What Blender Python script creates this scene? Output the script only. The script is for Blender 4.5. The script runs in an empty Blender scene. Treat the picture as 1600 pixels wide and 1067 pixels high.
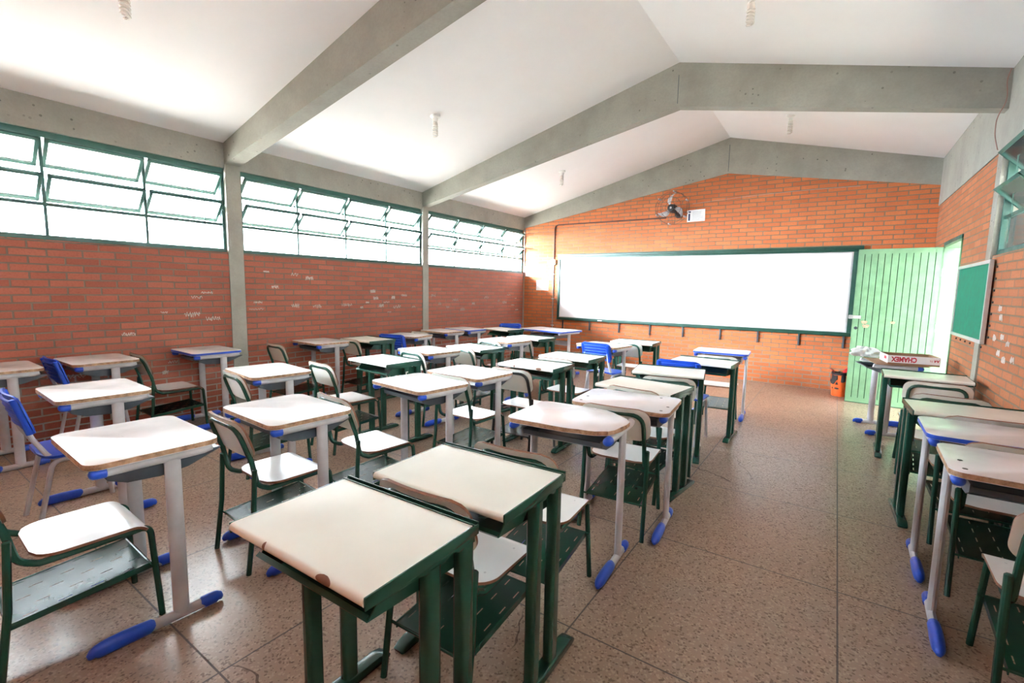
import bpy, bmesh, math, random
from math import sin, cos, pi, radians as rad
from mathutils import Vector, Matrix

C = bpy.context.scene.collection
S = bpy.context.scene

# ------------------------------------------------------------------ camera
YAW, PITCH, ROLL = 0.60190, -0.11070, 0.01850
CAM = Vector((5.570, -8.507, 1.425))
fw = Vector((-sin(YAW)*cos(PITCH), cos(YAW)*cos(PITCH), sin(PITCH)))
rt = Vector((cos(YAW), sin(YAW), 0.0))
up = rt.cross(fw)
rt2 = rt*cos(ROLL) + up*sin(ROLL)
up2 = up*cos(ROLL) - rt*sin(ROLL)
cd = bpy.data.cameras.new('camera')
cd.sensor_fit = 'HORIZONTAL'; cd.sensor_width = 36.0
cd.lens = 733.297/1600*36.0
cd.clip_start = 0.02; cd.clip_end = 200
cam = bpy.data.objects.new('camera', cd); C.objects.link(cam)
M4 = Matrix.Identity(4)
for i in range(3):
    M4[i][0] = rt2[i]; M4[i][1] = up2[i]; M4[i][2] = -fw[i]; M4[i][3] = CAM[i]
cam.matrix_world = M4
S.camera = cam

# ------------------------------------------------------------------ light
w = bpy.data.worlds.new('overcast_sky'); S.world = w
w.use_nodes = True
bg = w.node_tree.nodes['Background']
bg.inputs['Color'].default_value = (0.80, 0.91, 1.0, 1)
# overcast sky, with a bright patch added low behind-left for the corner glow
wn = w.node_tree
tc_ = wn.nodes.new('ShaderNodeTexCoord')
dt = wn.nodes.new('ShaderNodeVectorMath'); dt.operation = 'DOT_PRODUCT'
dt.inputs[1].default_value = Vector((-0.50, -0.80, 0.33)).normalized()
wn.links.new(tc_.outputs['Generated'], dt.inputs[0])
mx = wn.nodes.new('ShaderNodeMath'); mx.operation = 'MAXIMUM'; mx.inputs[1].default_value = 0.0
wn.links.new(dt.outputs['Value'], mx.inputs[0])
pw_ = wn.nodes.new('ShaderNodeMath'); pw_.operation = 'POWER'; pw_.inputs[1].default_value = 16.0
wn.links.new(mx.outputs[0], pw_.inputs[0])
ma = wn.nodes.new('ShaderNodeMath'); ma.operation = 'MULTIPLY_ADD'
ma.inputs[1].default_value = 170.0; ma.inputs[2].default_value = 9.5
wn.links.new(pw_.outputs[0], ma.inputs[0])
wn.links.new(ma.outputs[0], bg.inputs['Strength'])

S.view_settings.view_transform = 'Standard'
S.view_settings.look = 'None'
S.view_settings.exposure = 2.1
S.view_settings.gamma = 1.0
S.view_settings.use_curve_mapping = False
cy = S.cycles
cy.use_denoising = True
cy.max_bounces = 10; cy.diffuse_bounces = 6; cy.glossy_bounces = 4
cy.transparent_max_bounces = 16
cy.sample_clamp_indirect = 8.0
cy.caustics_reflective = False; cy.caustics_refractive = False

def portal(name, loc, direction, sx, sy):
    l = bpy.data.lights.new(name, 'AREA'); l.shape = 'RECTANGLE'; l.size = sx; l.size_y = sy
    l.cycles.is_portal = True
    o = bpy.data.objects.new(name, l); C.objects.link(o)
    o.location = loc
    o.rotation_euler = Vector(direction).to_track_quat('-Z', 'Z').to_euler()
for k, (a, b) in enumerate(((-8.80, -5.96), (-5.80, -3.0), (-2.87, -0.03))):
    portal('window_daylight', (-0.12, (a+b)/2, 2.22), (1, 0, 0), b-a, 0.92)
portal('door_daylight', (6.74, -1.29, 1.02), (-1, 0, 0), 1.0, 2.04)

# ------------------------------------------------------------------ room constants
XR = 6.60              # right wall face
YB = -9.20             # back wall face
XRID = 3.95
def zc(x):             # ceiling underside
    return 2.935 + 0.2520*x if x <= XRID else 3.930 - 0.2575*(x-XRID)
SILL, WTOP = 1.771, 2.673
RTOP = 2.632
COLY = ((-8.96, -8.83), (-5.962, -5.804), (-3.002, -2.874))

# ------------------------------------------------------------------ materials
def newmat(name):
    m = bpy.data.materials.new(name); m.use_nodes = True
    nt = m.node_tree; nt.nodes.clear()
    out = nt.nodes.new('ShaderNodeOutputMaterial')
    b = nt.nodes.new('ShaderNodeBsdfPrincipled')
    nt.links.new(b.outputs[0], out.inputs[0])
    return m, nt, b, out
def N(nt, t, **kw):
    n = nt.nodes.new(t)
    for k, v in kw.items(): setattr(n, k, v)
    return n
def ramp(nt, fac, stops, interp='LINEAR'):
    r = N(nt, 'ShaderNodeValToRGB'); r.color_ramp.interpolation = interp
    el = r.color_ramp.elements
    while len(el) < len(stops): el.new(0.5)
    for e, (p, c) in zip(el, stops):
        e.position = p; e.color = (c, c, c, 1) if isinstance(c, (int, float)) else (c[0], c[1], c[2], 1)
    nt.links.new(fac, r.inputs[0]); return r.outputs[0]
def mixc(nt, fac, a, b, mode='MIX'):
    n = N(nt, 'ShaderNodeMix', data_type='RGBA', blend_type=mode)
    if isinstance(fac, float): n.inputs[0].default_value = fac
    else: nt.links.new(fac, n.inputs[0])
    for i, v in ((6, a), (7, b)):
        if isinstance(v, tuple): n.inputs[i].default_value = (*v, 1)
        else: nt.links.new(v, n.inputs[i])
    return n.outputs[2]
def math_(nt, op, a, b=None, c=None):
    n = N(nt, 'ShaderNodeMath', operation=op)
    for i, v in enumerate((a, b, c)):
        if v is None: continue
        if isinstance(v, (int, float)): n.inputs[i].default_value = v
        else: nt.links.new(v, n.inputs[i])
    return n.outputs[0]
def noise(nt, vec, scale, detail=4, rough=0.55):
    n = N(nt, 'ShaderNodeTexNoise'); n.inputs['Scale'].default_value = scale
    n.inputs['Detail'].default_value = detail; n.inputs['Roughness'].default_value = rough
    nt.links.new(vec, n.inputs['Vector']); return n.outputs['Fac']
def bump(nt, b, h, strength, dist=0.004):
    n = N(nt, 'ShaderNodeBump'); n.inputs['Strength'].default_value = strength
    n.inputs['Distance'].default_value = dist
    nt.links.new(h, n.inputs['Height']); nt.links.new(n.outputs[0], b.inputs['Normal'])

def flat(name, col, rough=0.5, metal=0.0, var=0.12, scale=9.0, spec=0.5):
    """painted or moulded surface with a little wear and mottling"""
    m, nt, b, out = newmat(name)
    co = N(nt, 'ShaderNodeTexCoord').outputs['Object']
    f = noise(nt, co, scale, 5, 0.6)
    lo = tuple(c*(1-var) for c in col); hi = tuple(min(1, c*(1+var*0.6)) for c in col)
    nt.links.new(ramp(nt, f, ((0.3, lo), (0.7, hi))), b.inputs['Base Color'])
    nt.links.new(ramp(nt, f, ((0.2, rough*0.85), (0.8, min(1, rough*1.15)))), b.inputs['Roughness'])
    b.inputs['Metallic'].default_value = metal
    b.inputs['Specular IOR Level'].default_value = spec
    return m

def brick(name, axis, c1, c2, mortar, salt):
    m, nt, b, out = newmat(name)
    co = N(nt, 'ShaderNodeTexCoord').outputs['Object']
    sp = N(nt, 'ShaderNodeSeparateXYZ'); nt.links.new(co, sp.inputs[0])
    cb = N(nt, 'ShaderNodeCombineXYZ')
    nt.links.new(sp.outputs['X' if axis == 'x' else 'Y'], cb.inputs[0]); nt.links.new(sp.outputs['Z'], cb.inputs[1])
    # slight waviness of the courses
    wv = N(nt, 'ShaderNodeTexNoise'); wv.inputs['Scale'].default_value = 2.2; nt.links.new(co, wv.inputs['Vector'])
    sub = N(nt, 'ShaderNodeVectorMath', operation='SUBTRACT'); nt.links.new(wv.outputs['Color'], sub.inputs[0]); sub.inputs[1].default_value = (0.5, 0.5, 0.5)
    scv = N(nt, 'ShaderNodeVectorMath', operation='SCALE'); nt.links.new(sub.outputs[0], scv.inputs[0]); scv.inputs['Scale'].default_value = 0.014
    add = N(nt, 'ShaderNodeVectorMath', operation='ADD'); nt.links.new(cb.outputs[0], add.inputs[0]); nt.links.new(scv.outputs[0], add.inputs[1])
    br = N(nt, 'ShaderNodeTexBrick'); br.offset = 0.5; br.squash = 1.0
    br.inputs['Scale'].default_value = 1.0
    br.inputs['Brick Width'].default_value = 0.232; br.inputs['Row Height'].default_value = 0.0652
    br.inputs['Mortar Size'].default_value = 0.0075; br.inputs['Mortar Smooth'].default_value = 0.25
    br.inputs['Bias'].default_value = 0.0
    br.inputs['Color1'].default_value = (0, 0, 0, 1); br.inputs['Color2'].default_value = (1, 1, 1, 1)
    br.inputs['Mortar'].default_value = (0.5, 0.5, 0.5, 1)
    nt.links.new(add.outputs[0], br.inputs['Vector'])
    bw = N(nt, 'ShaderNodeRGBToBW'); nt.links.new(br.outputs['Color'], bw.inputs[0])
    per = ramp(nt, bw.outputs[0], ((0.0, c1), (1.0, c2)))
    big = noise(nt, co, 1.1, 3)
    per = mixc(nt, ramp(nt, big, ((0.35, 0.0), (0.7, 0.35))), per, tuple(c*0.72 for c in c1))
    fine = noise(nt, co, 60, 4)
    per = mixc(nt, ramp(nt, fine, ((0.45, 0.0), (0.75, 0.35))), per, tuple(c*0.6 for c in c1))
    # lime bloom on bricks and joints near the floor
    zf = ramp(nt, math_(nt, 'ADD', sp.outputs['Z'], math_(nt, 'MULTIPLY', noise(nt, co, 1.7, 3), 0.5)),
              ((0.0, 1.0), (0.62 if salt else 0.2, 0.85), (0.98, 0.0)))
    blot = ramp(nt, noise(nt, co, 7, 5, 0.65), ((0.56, 0.0), (0.72, 1.0)))
    mm = ramp(nt, noise(nt, co, 5, 3), ((0.35, mortar), (0.7, tuple(c*1.25 for c in mortar))))
    mm = mixc(nt, math_(nt, 'MULTIPLY', zf, 0.8 if salt else 0.35), mm, (0.50, 0.46, 0.41))
    per = mixc(nt, math_(nt, 'MULTIPLY', math_(nt, 'MULTIPLY', zf, blot), 0.30), per, (0.55, 0.48, 0.42))
    col = mixc(nt, br.outputs['Fac'], per, mm)
    nt.links.new(col, b.inputs['Base Color'])
    b.inputs['Roughness'].default_value = 0.72
    b.inputs['Specular IOR Level'].default_value = 0.35
    h = math_(nt, 'ADD', math_(nt, 'MULTIPLY', br.outputs['Fac'], -1.0), math_(nt, 'MULTIPLY', fine, 0.15))
    bump(nt, b, h, 0.7, 0.006)
    return m

def concrete(name, col):
    m, nt, b, out = newmat(name)
    co = N(nt, 'ShaderNodeTexCoord').outputs['Object']
    big = noise(nt, co, 2.0, 6, 0.6); fine = noise(nt, co, 45, 4)
    c = ramp(nt, big, ((0.3, tuple(x*0.78 for x in col)), (0.55, col), (0.75, tuple(x*1.12 for x in col))))
    c = mixc(nt, ramp(nt, fine, ((0.4, 0.0), (0.8, 0.3))), c, tuple(x*0.65 for x in col))
    vo = N(nt, 'ShaderNodeTexVoronoi'); vo.inputs['Scale'].default_value = 17; vo.inputs['Randomness'].default_value = 1
    nt.links.new(co, vo.inputs['Vector'])
    sepc = N(nt, 'ShaderNodeSeparateColor'); nt.links.new(vo.outputs['Color'], sepc.inputs[0])
    pit = math_(nt, 'MULTIPLY', math_(nt, 'LESS_THAN', vo.outputs['Distance'], 0.17), math_(nt, 'GREATER_THAN', sepc.outputs[0], 0.80))
    pit = math_(nt, 'MULTIPLY', pit, ramp(nt, noise(nt, co, 1.6, 2), ((0.45, 0.0), (0.6, 1.0))))
    c = mixc(nt, math_(nt, 'MULTIPLY', pit, 0.75), c, tuple(x*0.25 for x in col))
    nt.links.new(c, b.inputs['Base Color']); b.inputs['Roughness'].default_value = 0.8
    b.inputs['Specular IOR Level'].default_value = 0.3
    bump(nt, b, math_(nt, 'SUBTRACT', fine, pit), 0.35, 0.004)
    return m

def terrazzo():
    m, nt, b, out = newmat('polished_terrazzo')
    co = N(nt, 'ShaderNodeTexCoord').outputs['Object']
    sp = N(nt, 'ShaderNodeSeparateXYZ'); nt.links.new(co, sp.inputs[0])
    big = noise(nt, co, 0.9, 5, 0.6)
    c = ramp(nt, big, ((0.25, (0.325, 0.232, 0.174)), (0.75, (0.385, 0.278, 0.212))))
    vo = N(nt, 'ShaderNodeTexVoronoi'); vo.inputs['Scale'].default_value = 120
    nt.links.new(co, vo.inputs['Vector'])
    sc = N(nt, 'ShaderNodeSeparateColor'); nt.links.new(vo.outputs['Color'], sc.inputs[0])
    c = mixc(nt, math_(nt, 'MULTIPLY', math_(nt, 'GREATER_THAN', sc.outputs[0], 0.86), 0.5), c, (0.075, 0.045, 0.032))
    c = mixc(nt, math_(nt, 'MULTIPLY', math_(nt, 'GREATER_THAN', sc.outputs[1], 0.82), 0.45), c, (0.52, 0.40, 0.30))
    vo2 = N(nt, 'ShaderNodeTexVoronoi'); vo2.inputs['Scale'].default_value = 75
    nt.links.new(co, vo2.inputs['Vector'])
    sc2 = N(nt, 'ShaderNodeSeparateColor'); nt.links.new(vo2.outputs['Color'], sc2.inputs[0])
    sm = math_(nt, 'MULTIPLY', math_(nt, 'LESS_THAN', vo2.outputs['Distance'], 0.30), math_(nt, 'GREATER_THAN', sc2.outputs[0], 0.80))
    c = mixc(nt, math_(nt, 'MULTIPLY', sm, 0.38), c, (0.07, 0.042, 0.03))
    # joints of the cast panels
    def joint(axis, size, ph):
        t = math_(nt, 'FRACT', math_(nt, 'DIVIDE', math_(nt, 'SUBTRACT', sp.outputs[axis], ph - 20*size), size))
        d = math_(nt, 'MULTIPLY', math_(nt, 'MINIMUM', t, math_(nt, 'SUBTRACT', 1.0, t)), size)
        return math_(nt, 'LESS_THAN', d, 0.0036)
    j = math_(nt, 'MAXIMUM', joint('X', 0.9395, 4.742), joint('Y', 0.974, -3.905))
    c = mixc(nt, math_(nt, 'MULTIPLY', j, 0.85), c, (0.035, 0.028, 0.024))
    # hairline cracks
    vc = N(nt, 'ShaderNodeTexVoronoi', feature='DISTANCE_TO_EDGE'); vc.inputs['Scale'].default_value = 0.9
    dv = N(nt, 'ShaderNodeTexNoise'); dv.inputs['Scale'].default_value = 6; nt.links.new(co, dv.inputs['Vector'])
    mv = N(nt, 'ShaderNodeMix', data_type='VECTOR'); mv.inputs[0].default_value = 0.12
    nt.links.new(co, mv.inputs[4]); nt.links.new(dv.outputs['Color'], mv.inputs[5]); nt.links.new(mv.outputs[1], vc.inputs['Vector'])
    cr = math_(nt, 'MULTIPLY', math_(nt, 'LESS_THAN', vc.outputs['Distance'], 0.0026), ramp(nt, noise(nt, co, 0.8, 2), ((0.57, 0.0), (0.61, 0.7))))
    c = mixc(nt, cr, c, (0.06, 0.04, 0.03))
    nt.links.new(c, b.inputs['Base Color'])
    rr = ramp(nt, noise(nt, co, 3.5, 5, 0.65), ((0.3, 0.23), (0.75, 0.27)))
    nt.links.new(math_(nt, 'ADD', rr, math_(nt, 'MULTIPLY', j, 0.4)), b.inputs['Roughness'])
    b.inputs['Specular IOR Level'].default_value = 0.5
    bump(nt, b, math_(nt, 'MULTIPLY', j, -1.0), 0.12, 0.003)
    return m

def laminate(name, col, rough):
    m, nt, b, out = newmat(name)
    co = N(nt, 'ShaderNodeTexCoord').outputs['Object']
    oi = N(nt, 'ShaderNodeObjectInfo')
    ad = N(nt, 'ShaderNodeVectorMath', operation='ADD'); nt.links.new(co, ad.inputs[0]); nt.links.new(oi.outputs['Location'], ad.inputs[1])
    v = ad.outputs[0]
    f = noise(nt, v, 5, 5)
    c = ramp(nt, f, ((0.3, tuple(x*0.93 for x in col)), (0.7, col)))
    # scuffs and pen marks
    ms = N(nt, 'ShaderNodeMapping'); ms.inputs['Scale'].default_value = (9, 60, 9); ms.inputs['Rotation'].default_value = (0, 0, 0.5)
    nt.links.new(v, ms.inputs['Vector'])
    sc = ramp(nt, noise(nt, ms.outputs[0], 1.0, 2), ((0.74, 0.0), (0.82, 0.15)))
    c = mixc(nt, sc, c, (0.25, 0.22, 0.2))
    nt.links.new(c, b.inputs['Base Color'])
    nt.links.new(ramp(nt, f, ((0.3, rough*0.8), (0.7, rough*1.25))), b.inputs['Roughness'])
    return m

def mdf_edge():
    m, nt, b, out = newmat('worn_board_edge')
    co = N(nt, 'ShaderNodeTexCoord').outputs['Object']
    f = noise(nt, co, 28, 6, 0.7)
    nt.links.new(ramp(nt, f, ((0.3, (0.10, 0.055, 0.035)), (0.5, (0.36, 0.21, 0.12)), (0.7, (0.52, 0.36, 0.24)))), b.inputs['Base Color'])
    b.inputs['Roughness'].default_value = 0.75
    bump(nt, b, f, 0.6, 0.004)
    return m

def enamel(name, col, rough, chip=(0.20, 0.16, 0.14), amount=0.76, metal=0.0):
    """gloss paint on steel, chipped here and there"""
    m, nt, b, out = newmat(name)
    co = N(nt, 'ShaderNodeTexCoord').outputs['Object']
    f = noise(nt, co, 8, 4)
    c = ramp(nt, f, ((0.3, tuple(x*0.85 for x in col)), (0.7, tuple(min(1, x*1.1) for x in col))))
    ch = ramp(nt, noise(nt, co, 34, 5, 0.7), ((amount, 0.0), (amount+0.02, 0.9)))
    c = mixc(nt, ch, c, chip)
    nt.links.new(c, b.inputs['Base Color'])
    nt.links.new(ramp(nt, f, ((0.3, rough*0.8), (0.7, rough*1.3))), b.inputs['Roughness'])
    b.inputs['Metallic'].default_value = metal
    return m

def glassy():
    m, nt, b, out = newmat('dusty_window_glass')
    nt.nodes.remove(b)
    tr = N(nt, 'ShaderNodeBsdfTransparent'); tr.inputs[0].default_value = (0.985, 0.995, 0.99, 1)
    df = N(nt, 'ShaderNodeBsdfTranslucent'); df.inputs[0].default_value = (0.9, 0.93, 0.9, 1)
    gl = N(nt, 'ShaderNodeBsdfGlossy'); gl.inputs['Roughness'].default_value = 0.05
    co = N(nt, 'ShaderNodeTexCoord').outputs['Object']
    f = ramp(nt, noise(nt, co, 6, 4), ((0.3, 0.015), (0.7, 0.06)))
    m1 = N(nt, 'ShaderNodeMixShader'); nt.links.new(f, m1.inputs[0]); nt.links.new(tr.outputs[0], m1.inputs[1]); nt.links.new(df.outputs[0], m1.inputs[2])
    fr = N(nt, 'ShaderNodeFresnel'); fr.inputs[0].default_value = 1.10
    m2 = N(nt, 'ShaderNodeMixShader'); nt.links.new(fr.outputs[0], m2.inputs[0]); nt.links.new(m1.outputs[0], m2.inputs[1]); nt.links.new(gl.outputs[0], m2.inputs[2])
    nt.links.new(m2.outputs[0], out.inputs[0])
    return m

def bagmat(name, col, alpha):
    m, nt, b, out = newmat(name)
    co = N(nt, 'ShaderNodeTexCoord').outputs['Object']
    f = noise(nt, co, 30, 4)
    nt.links.new(ramp(nt, f, ((0.3, tuple(x*0.8 for x in col)), (0.7, col))), b.inputs['Base Color'])
    b.inputs['Roughness'].default_value = 0.3; b.inputs['Alpha'].default_value = alpha
    return m

MT = {}
MT['brick_left'] = brick('weathered_backlit_brick', 'y', (0.300, 0.082, 0.050), (0.400, 0.116, 0.070), (0.150, 0.105, 0.080), True)  # darker, redder than the front bricks: backlit tint put into the base colour
MT['brick_front'] = brick('orange_brick', 'x', (0.510, 0.132, 0.042), (0.610, 0.178, 0.060), (0.190, 0.135, 0.085), False)
MT['brick_right'] = brick('dusty_orange_brick', 'y', (0.390, 0.125, 0.050), (0.500, 0.180, 0.080), (0.190, 0.135, 0.090), False)
MT['concrete'] = concrete('raw_concrete', (0.335, 0.325, 0.285))
MT['floor'] = terrazzo()
MT['ceiling'] = flat('white_ceiling_paint', (0.83, 0.815, 0.83), 0.85, var=0.03, scale=1.2, spec=0.2)
MT['white'] = laminate('white_laminate', (0.83, 0.83, 0.83), 0.21)
MT['lilac'] = laminate('pale_grey_laminate', (0.72, 0.70, 0.73), 0.22)
MT['cream'] = laminate('cream_laminate', (0.80, 0.81, 0.75), 0.20)
MT['ply'] = laminate('plywood_back', (0.62, 0.56, 0.45), 0.45)
MT['edge'] = mdf_edge()
MT['plyedge'] = flat('plywood_edge', (0.20, 0.085, 0.045), 0.6, var=0.3, scale=30)
MT['grey'] = enamel('grey_enamel', (0.50, 0.50, 0.535), 0.36, (0.16, 0.13, 0.11), 0.76)
MT['green'] = flat('dark_green_enamel', (0.012, 0.062, 0.043), 0.25, var=0.05)
MT['black'] = flat('black_enamel', (0.012, 0.014, 0.015), 0.3, var=0.05)
MT['blue'] = flat('blue_plastic', (0.012, 0.075, 0.560), 0.36, var=0.1)
MT['tray'] = flat('dark_grey_plastic', (0.060, 0.072, 0.090), 0.33, var=0.2)
MT['frame_green'] = enamel('green_window_paint', (0.030, 0.105, 0.085), 0.45, (0.35, 0.36, 0.33), 0.72)
MT['board_frame'] = flat('dark_green_frame_paint', (0.010, 0.060, 0.042), 0.4, var=0.25)
MT['board'] = flat('white_enamel_board', (0.82, 0.82, 0.84), 0.18, var=0.015, scale=2)
MT['alu'] = flat('dull_aluminium', (0.58, 0.57, 0.58), 0.38, metal=0.6, var=0.1)
MT['felt'] = flat('green_felt', (0.010, 0.195, 0.115), 0.95, var=0.2, scale=14)
MT['door'] = enamel('mint_green_paint', (0.170, 0.318, 0.182), 0.45, (0.22, 0.42, 0.22), 0.72)
MT['groove'] = flat('dark_groove', (0.03, 0.085, 0.045), 0.8)
MT['paper'] = flat('white_paper', (0.86, 0.86, 0.87), 0.8, var=0.03)
MT['ink'] = flat('blue_black_ink', (0.03, 0.04, 0.12), 0.7)
MT['greyink'] = flat('grey_ink', (0.35, 0.35, 0.42), 0.8)
MT['red'] = flat('red_print', (0.50, 0.022, 0.045), 0.55)
MT['card'] = flat('brown_cardboard', (0.27, 0.145, 0.080), 0.85, var=0.15)
MT['cardwhite'] = flat('white_printed_card', (0.76, 0.72, 0.72), 0.5, var=0.06)
MT['conduit'] = flat('brown_conduit_paint', (0.115, 0.045, 0.030), 0.5, var=0.3)
MT['conduit_pale'] = flat('pale_grey_conduit_paint', (0.34, 0.29, 0.26), 0.5, var=0.2)
MT['plastic_white'] = flat('white_plastic', (0.80, 0.79, 0.77), 0.35, var=0.05)
MT['bulb'] = flat('white_lamp_glass', (0.80, 0.76, 0.72), 0.25, var=0.05)
MT['fanblack'] = flat('black_fan_plastic', (0.012, 0.012, 0.013), 0.35)
MT['blade'] = bagmat('smoky_fan_blade', (0.55, 0.55, 0.60), 0.85)
MT['cage'] = flat('rusty_brown_wire', (0.105, 0.050, 0.032), 0.5, var=0.4, scale=30)
MT['orange'] = flat('orange_plastic', (0.78, 0.125, 0.022), 0.35, var=0.12)
MT['bagblack'] = bagmat('black_bin_bag', (0.012, 0.012, 0.014), 1.0)
MT['bagwhite'] = bagmat('thin_white_bag', (0.85, 0.85, 0.87), 0.72)
MT['redplastic'] = flat('red_plastic', (0.55, 0.02, 0.02), 0.35)
MT['chalk'] = flat('white_chalk', (0.62, 0.56, 0.53), 0.95, var=0.25, scale=40)
MT['stain'] = flat('faded_red_stain', (0.50, 0.30, 0.20), 0.7, var=0.3, scale=40)
MT['cable'] = flat('faded_red_cable', (0.33, 0.17, 0.14), 0.6)
MT['outwall'] = flat('cream_outside_wall', (0.78, 0.76, 0.68), 0.85, var=0.08, scale=1.5)
MT['paving'] = flat('pale_outside_paving', (0.37, 0.345, 0.29), 0.9, var=0.1, scale=2)
MT['glass'] = glassy()

# ------------------------------------------------------------------ mesh building
class MB:
    def __init__(self): self.bm = bmesh.new(); self.slots = []
    def mi(self, m):
        if m not in self.slots: self.slots.append(m)
        return self.slots.index(m)
    def faces(self, verts, faces, m, smooth=False):
        vs = [self.bm.verts.new(v) for v in verts]; k = self.mi(m); out = []
        for f in faces:
            try: fc = self.bm.faces.new([vs[i] for i in f])
            except ValueError: continue
            fc.material_index = k; fc.smooth = smooth; out.append(fc)
        return vs, out
    def box(self, x0, x1, y0, y1, z0, z1, m, bev=0.0, mat=None):
        v = [(x, y, z) for x in (x0, x1) for y in (y0, y1) for z in (z0, z1)]
        if mat: v = [mat @ Vector(p) for p in v]
        f = [(0,1,3,2),(4,6,7,5),(0,4,5,1),(2,3,7,6),(0,2,6,4),(1,5,7,3)]
        vs, fs = self.faces(v, f, m)
        if bev > 0:
            ed = list({e for fc in fs for e in fc.edges})
            k = self.mi(m)
            r = bmesh.ops.bevel(self.bm, geom=ed, offset=bev, segments=2, affect='EDGES', profile=0.6)
            for fc in r['faces']: fc.material_index = k
        return self
    def prism(self, pts, axis, a, b, m, mside=None, bev=0.0):
        """extrude a 2D outline along an axis: 'z' pts=(x,y); 'y' pts=(x,z); 'x' pts=(y,z)"""
        def P(p, t):
            return {'z': (p[0], p[1], t), 'y': (p[0], t, p[1]), 'x': (t, p[0], p[1])}[axis]
        n = len(pts)
        v = [P(p, a) for p in pts] + [P(p, b) for p in pts]
        vs = [self.bm.verts.new(q) for q in v]
        k, ks = self.mi(m), self.mi(mside or m)
        caps = []
        for idx in (list(range(n))[::-1], list(range(n, 2*n))):
            fc = self.bm.faces.new([vs[i] for i in idx]); fc.material_index = k; caps.append(fc)
        for i in range(n):
            j = (i+1) % n
            fc = self.bm.faces.new([vs[i], vs[j], vs[n+j], vs[n+i]]); fc.material_index = ks; fc.smooth = True
        if bev > 0:
            ed = list({e for c in caps for e in c.edges})
            r = bmesh.ops.bevel(self.bm, geom=ed, offset=bev, segments=2, affect='EDGES', profile=0.5)
            for fc in r['faces']: fc.smooth = True
        return self
    def tube(self, path, r, m, seg=10, ry=None, cap=True, closed=False, upv=None, sc=None):
        """sweep an ellipse (r across, ry along the up direction) along a polyline"""
        ry = r if ry is None else ry
        P = [Vector(p) for p in path]; n = len(P); rings = []
        T = []
        for i in range(n):
            if closed: t = (P[(i+1) % n]-P[i-1])
            else: t = (P[min(i+1, n-1)]-P[max(i-1, 0)])
            T.append(t.normalized())
        u = Vector(upv) if upv else (Vector((0, 0, 1)) if abs(T[0].z) < 0.9 else Vector((0, 1, 0)))
        k = self.mi(m)
        for i in range(n):
            s = T[i].cross(u)
            if s.length < 1e-6: s = T[i].orthogonal()
            s.normalize(); v = s.cross(T[i]).normalized()
            if not upv: u = v
            g = sc[i] if sc else 1.0
            rings.append([self.bm.verts.new(P[i] + s*r*g*cos(2*pi*q/seg) + v*ry*g*sin(2*pi*q/seg)) for q in range(seg)])
        for i in range(n if closed else n-1):
            A, B = rings[i], rings[(i+1) % n]
            for q in range(seg):
                fc = self.bm.faces.new([A[q], A[(q+1) % seg], B[(q+1) % seg], B[q]]); fc.material_index = k; fc.smooth = True
        if cap and not closed:
            for R_ in (rings[0][::-1], rings[-1]):
                fc = self.bm.faces.new(R_); fc.material_index = k
        return self
    def lathe(self, prof, m, seg=24, center=(0, 0, 0), cap=True):
        cx, cy_, cz = center; k = self.mi(m); rings = []
        for r, z in prof:
            rings.append([self.bm.verts.new((cx+max(r, 1e-4)*cos(2*pi*q/seg), cy_+max(r, 1e-4)*sin(2*pi*q/seg), cz+z)) for q in range(seg)])
        for A, B in zip(rings, rings[1:]):
            for q in range(seg):
                fc = self.bm.faces.new([A[q], A[(q+1) % seg], B[(q+1) % seg], B[q]]); fc.material_index = k; fc.smooth = True
        if cap:
            for R_ in (rings[0][::-1], rings[-1]):
                fc = self.bm.faces.new(R_); fc.material_index = k
        return self
    def grid(self, fn, nu, nv, m, thick=0.0, mback=None, medge=None):
        """surface from fn(u,v)->point; thick adds a back sheet and rim"""
        k = self.mi(m)
        G = [[self.bm.verts.new(fn(i/nu, j/nv)) for j in range(nv+1)] for i in range(nu+1)]
        top = []
        for i in range(nu):
            for j in range(nv):
                fc = self.bm.faces.new([G[i][j], G[i+1][j], G[i+1][j+1], G[i][j+1]]); fc.material_index = k; fc.smooth = True; top.append(fc)
        if thick:
            self.bm.normal_update()
            kb = self.mi(mback or m); ke = self.mi(medge or m)
            H = [[self.bm.verts.new(G[i][j].co - G[i][j].normal*thick) for j in range(nv+1)] for i in range(nu+1)]
            for i in range(nu):
                for j in range(nv):
                    fc = self.bm.faces.new([H[i][j+1], H[i+1][j+1], H[i+1][j], H[i][j]]); fc.material_index = kb; fc.smooth = True
            rim = [(i, 0) for i in range(nu)] + [(nu, j) for j in range(nv)] + [(i, nv) for i in range(nu, 0, -1)] + [(0, j) for j in range(nv, 0, -1)]
            for q in range(len(rim)):
                a, b_ = rim[q], rim[(q+1) % len(rim)]
                fc = self.bm.faces.new([G[b_[0]][b_[1]], G[a[0]][a[1]], H[a[0]][a[1]], H[b_[0]][b_[1]]]); fc.material_index = ke
        return self
    def build(self, name, parent=None, sharp=35, merge=False):
        if merge: bmesh.ops.remove_doubles(self.bm, verts=self.bm.verts, dist=1e-5)
        bmesh.ops.recalc_face_normals(self.bm, faces=self.bm.faces)
        me = bpy.data.meshes.new(name); self.bm.to_mesh(me); self.bm.free()
        for s in self.slots: me.materials.append(MT[s])
        if sharp: me.set_sharp_from_angle(angle=rad(sharp))
        o = bpy.data.objects.new(name, me); C.objects.link(o)
        if parent: o.parent = parent
        return o

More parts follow.
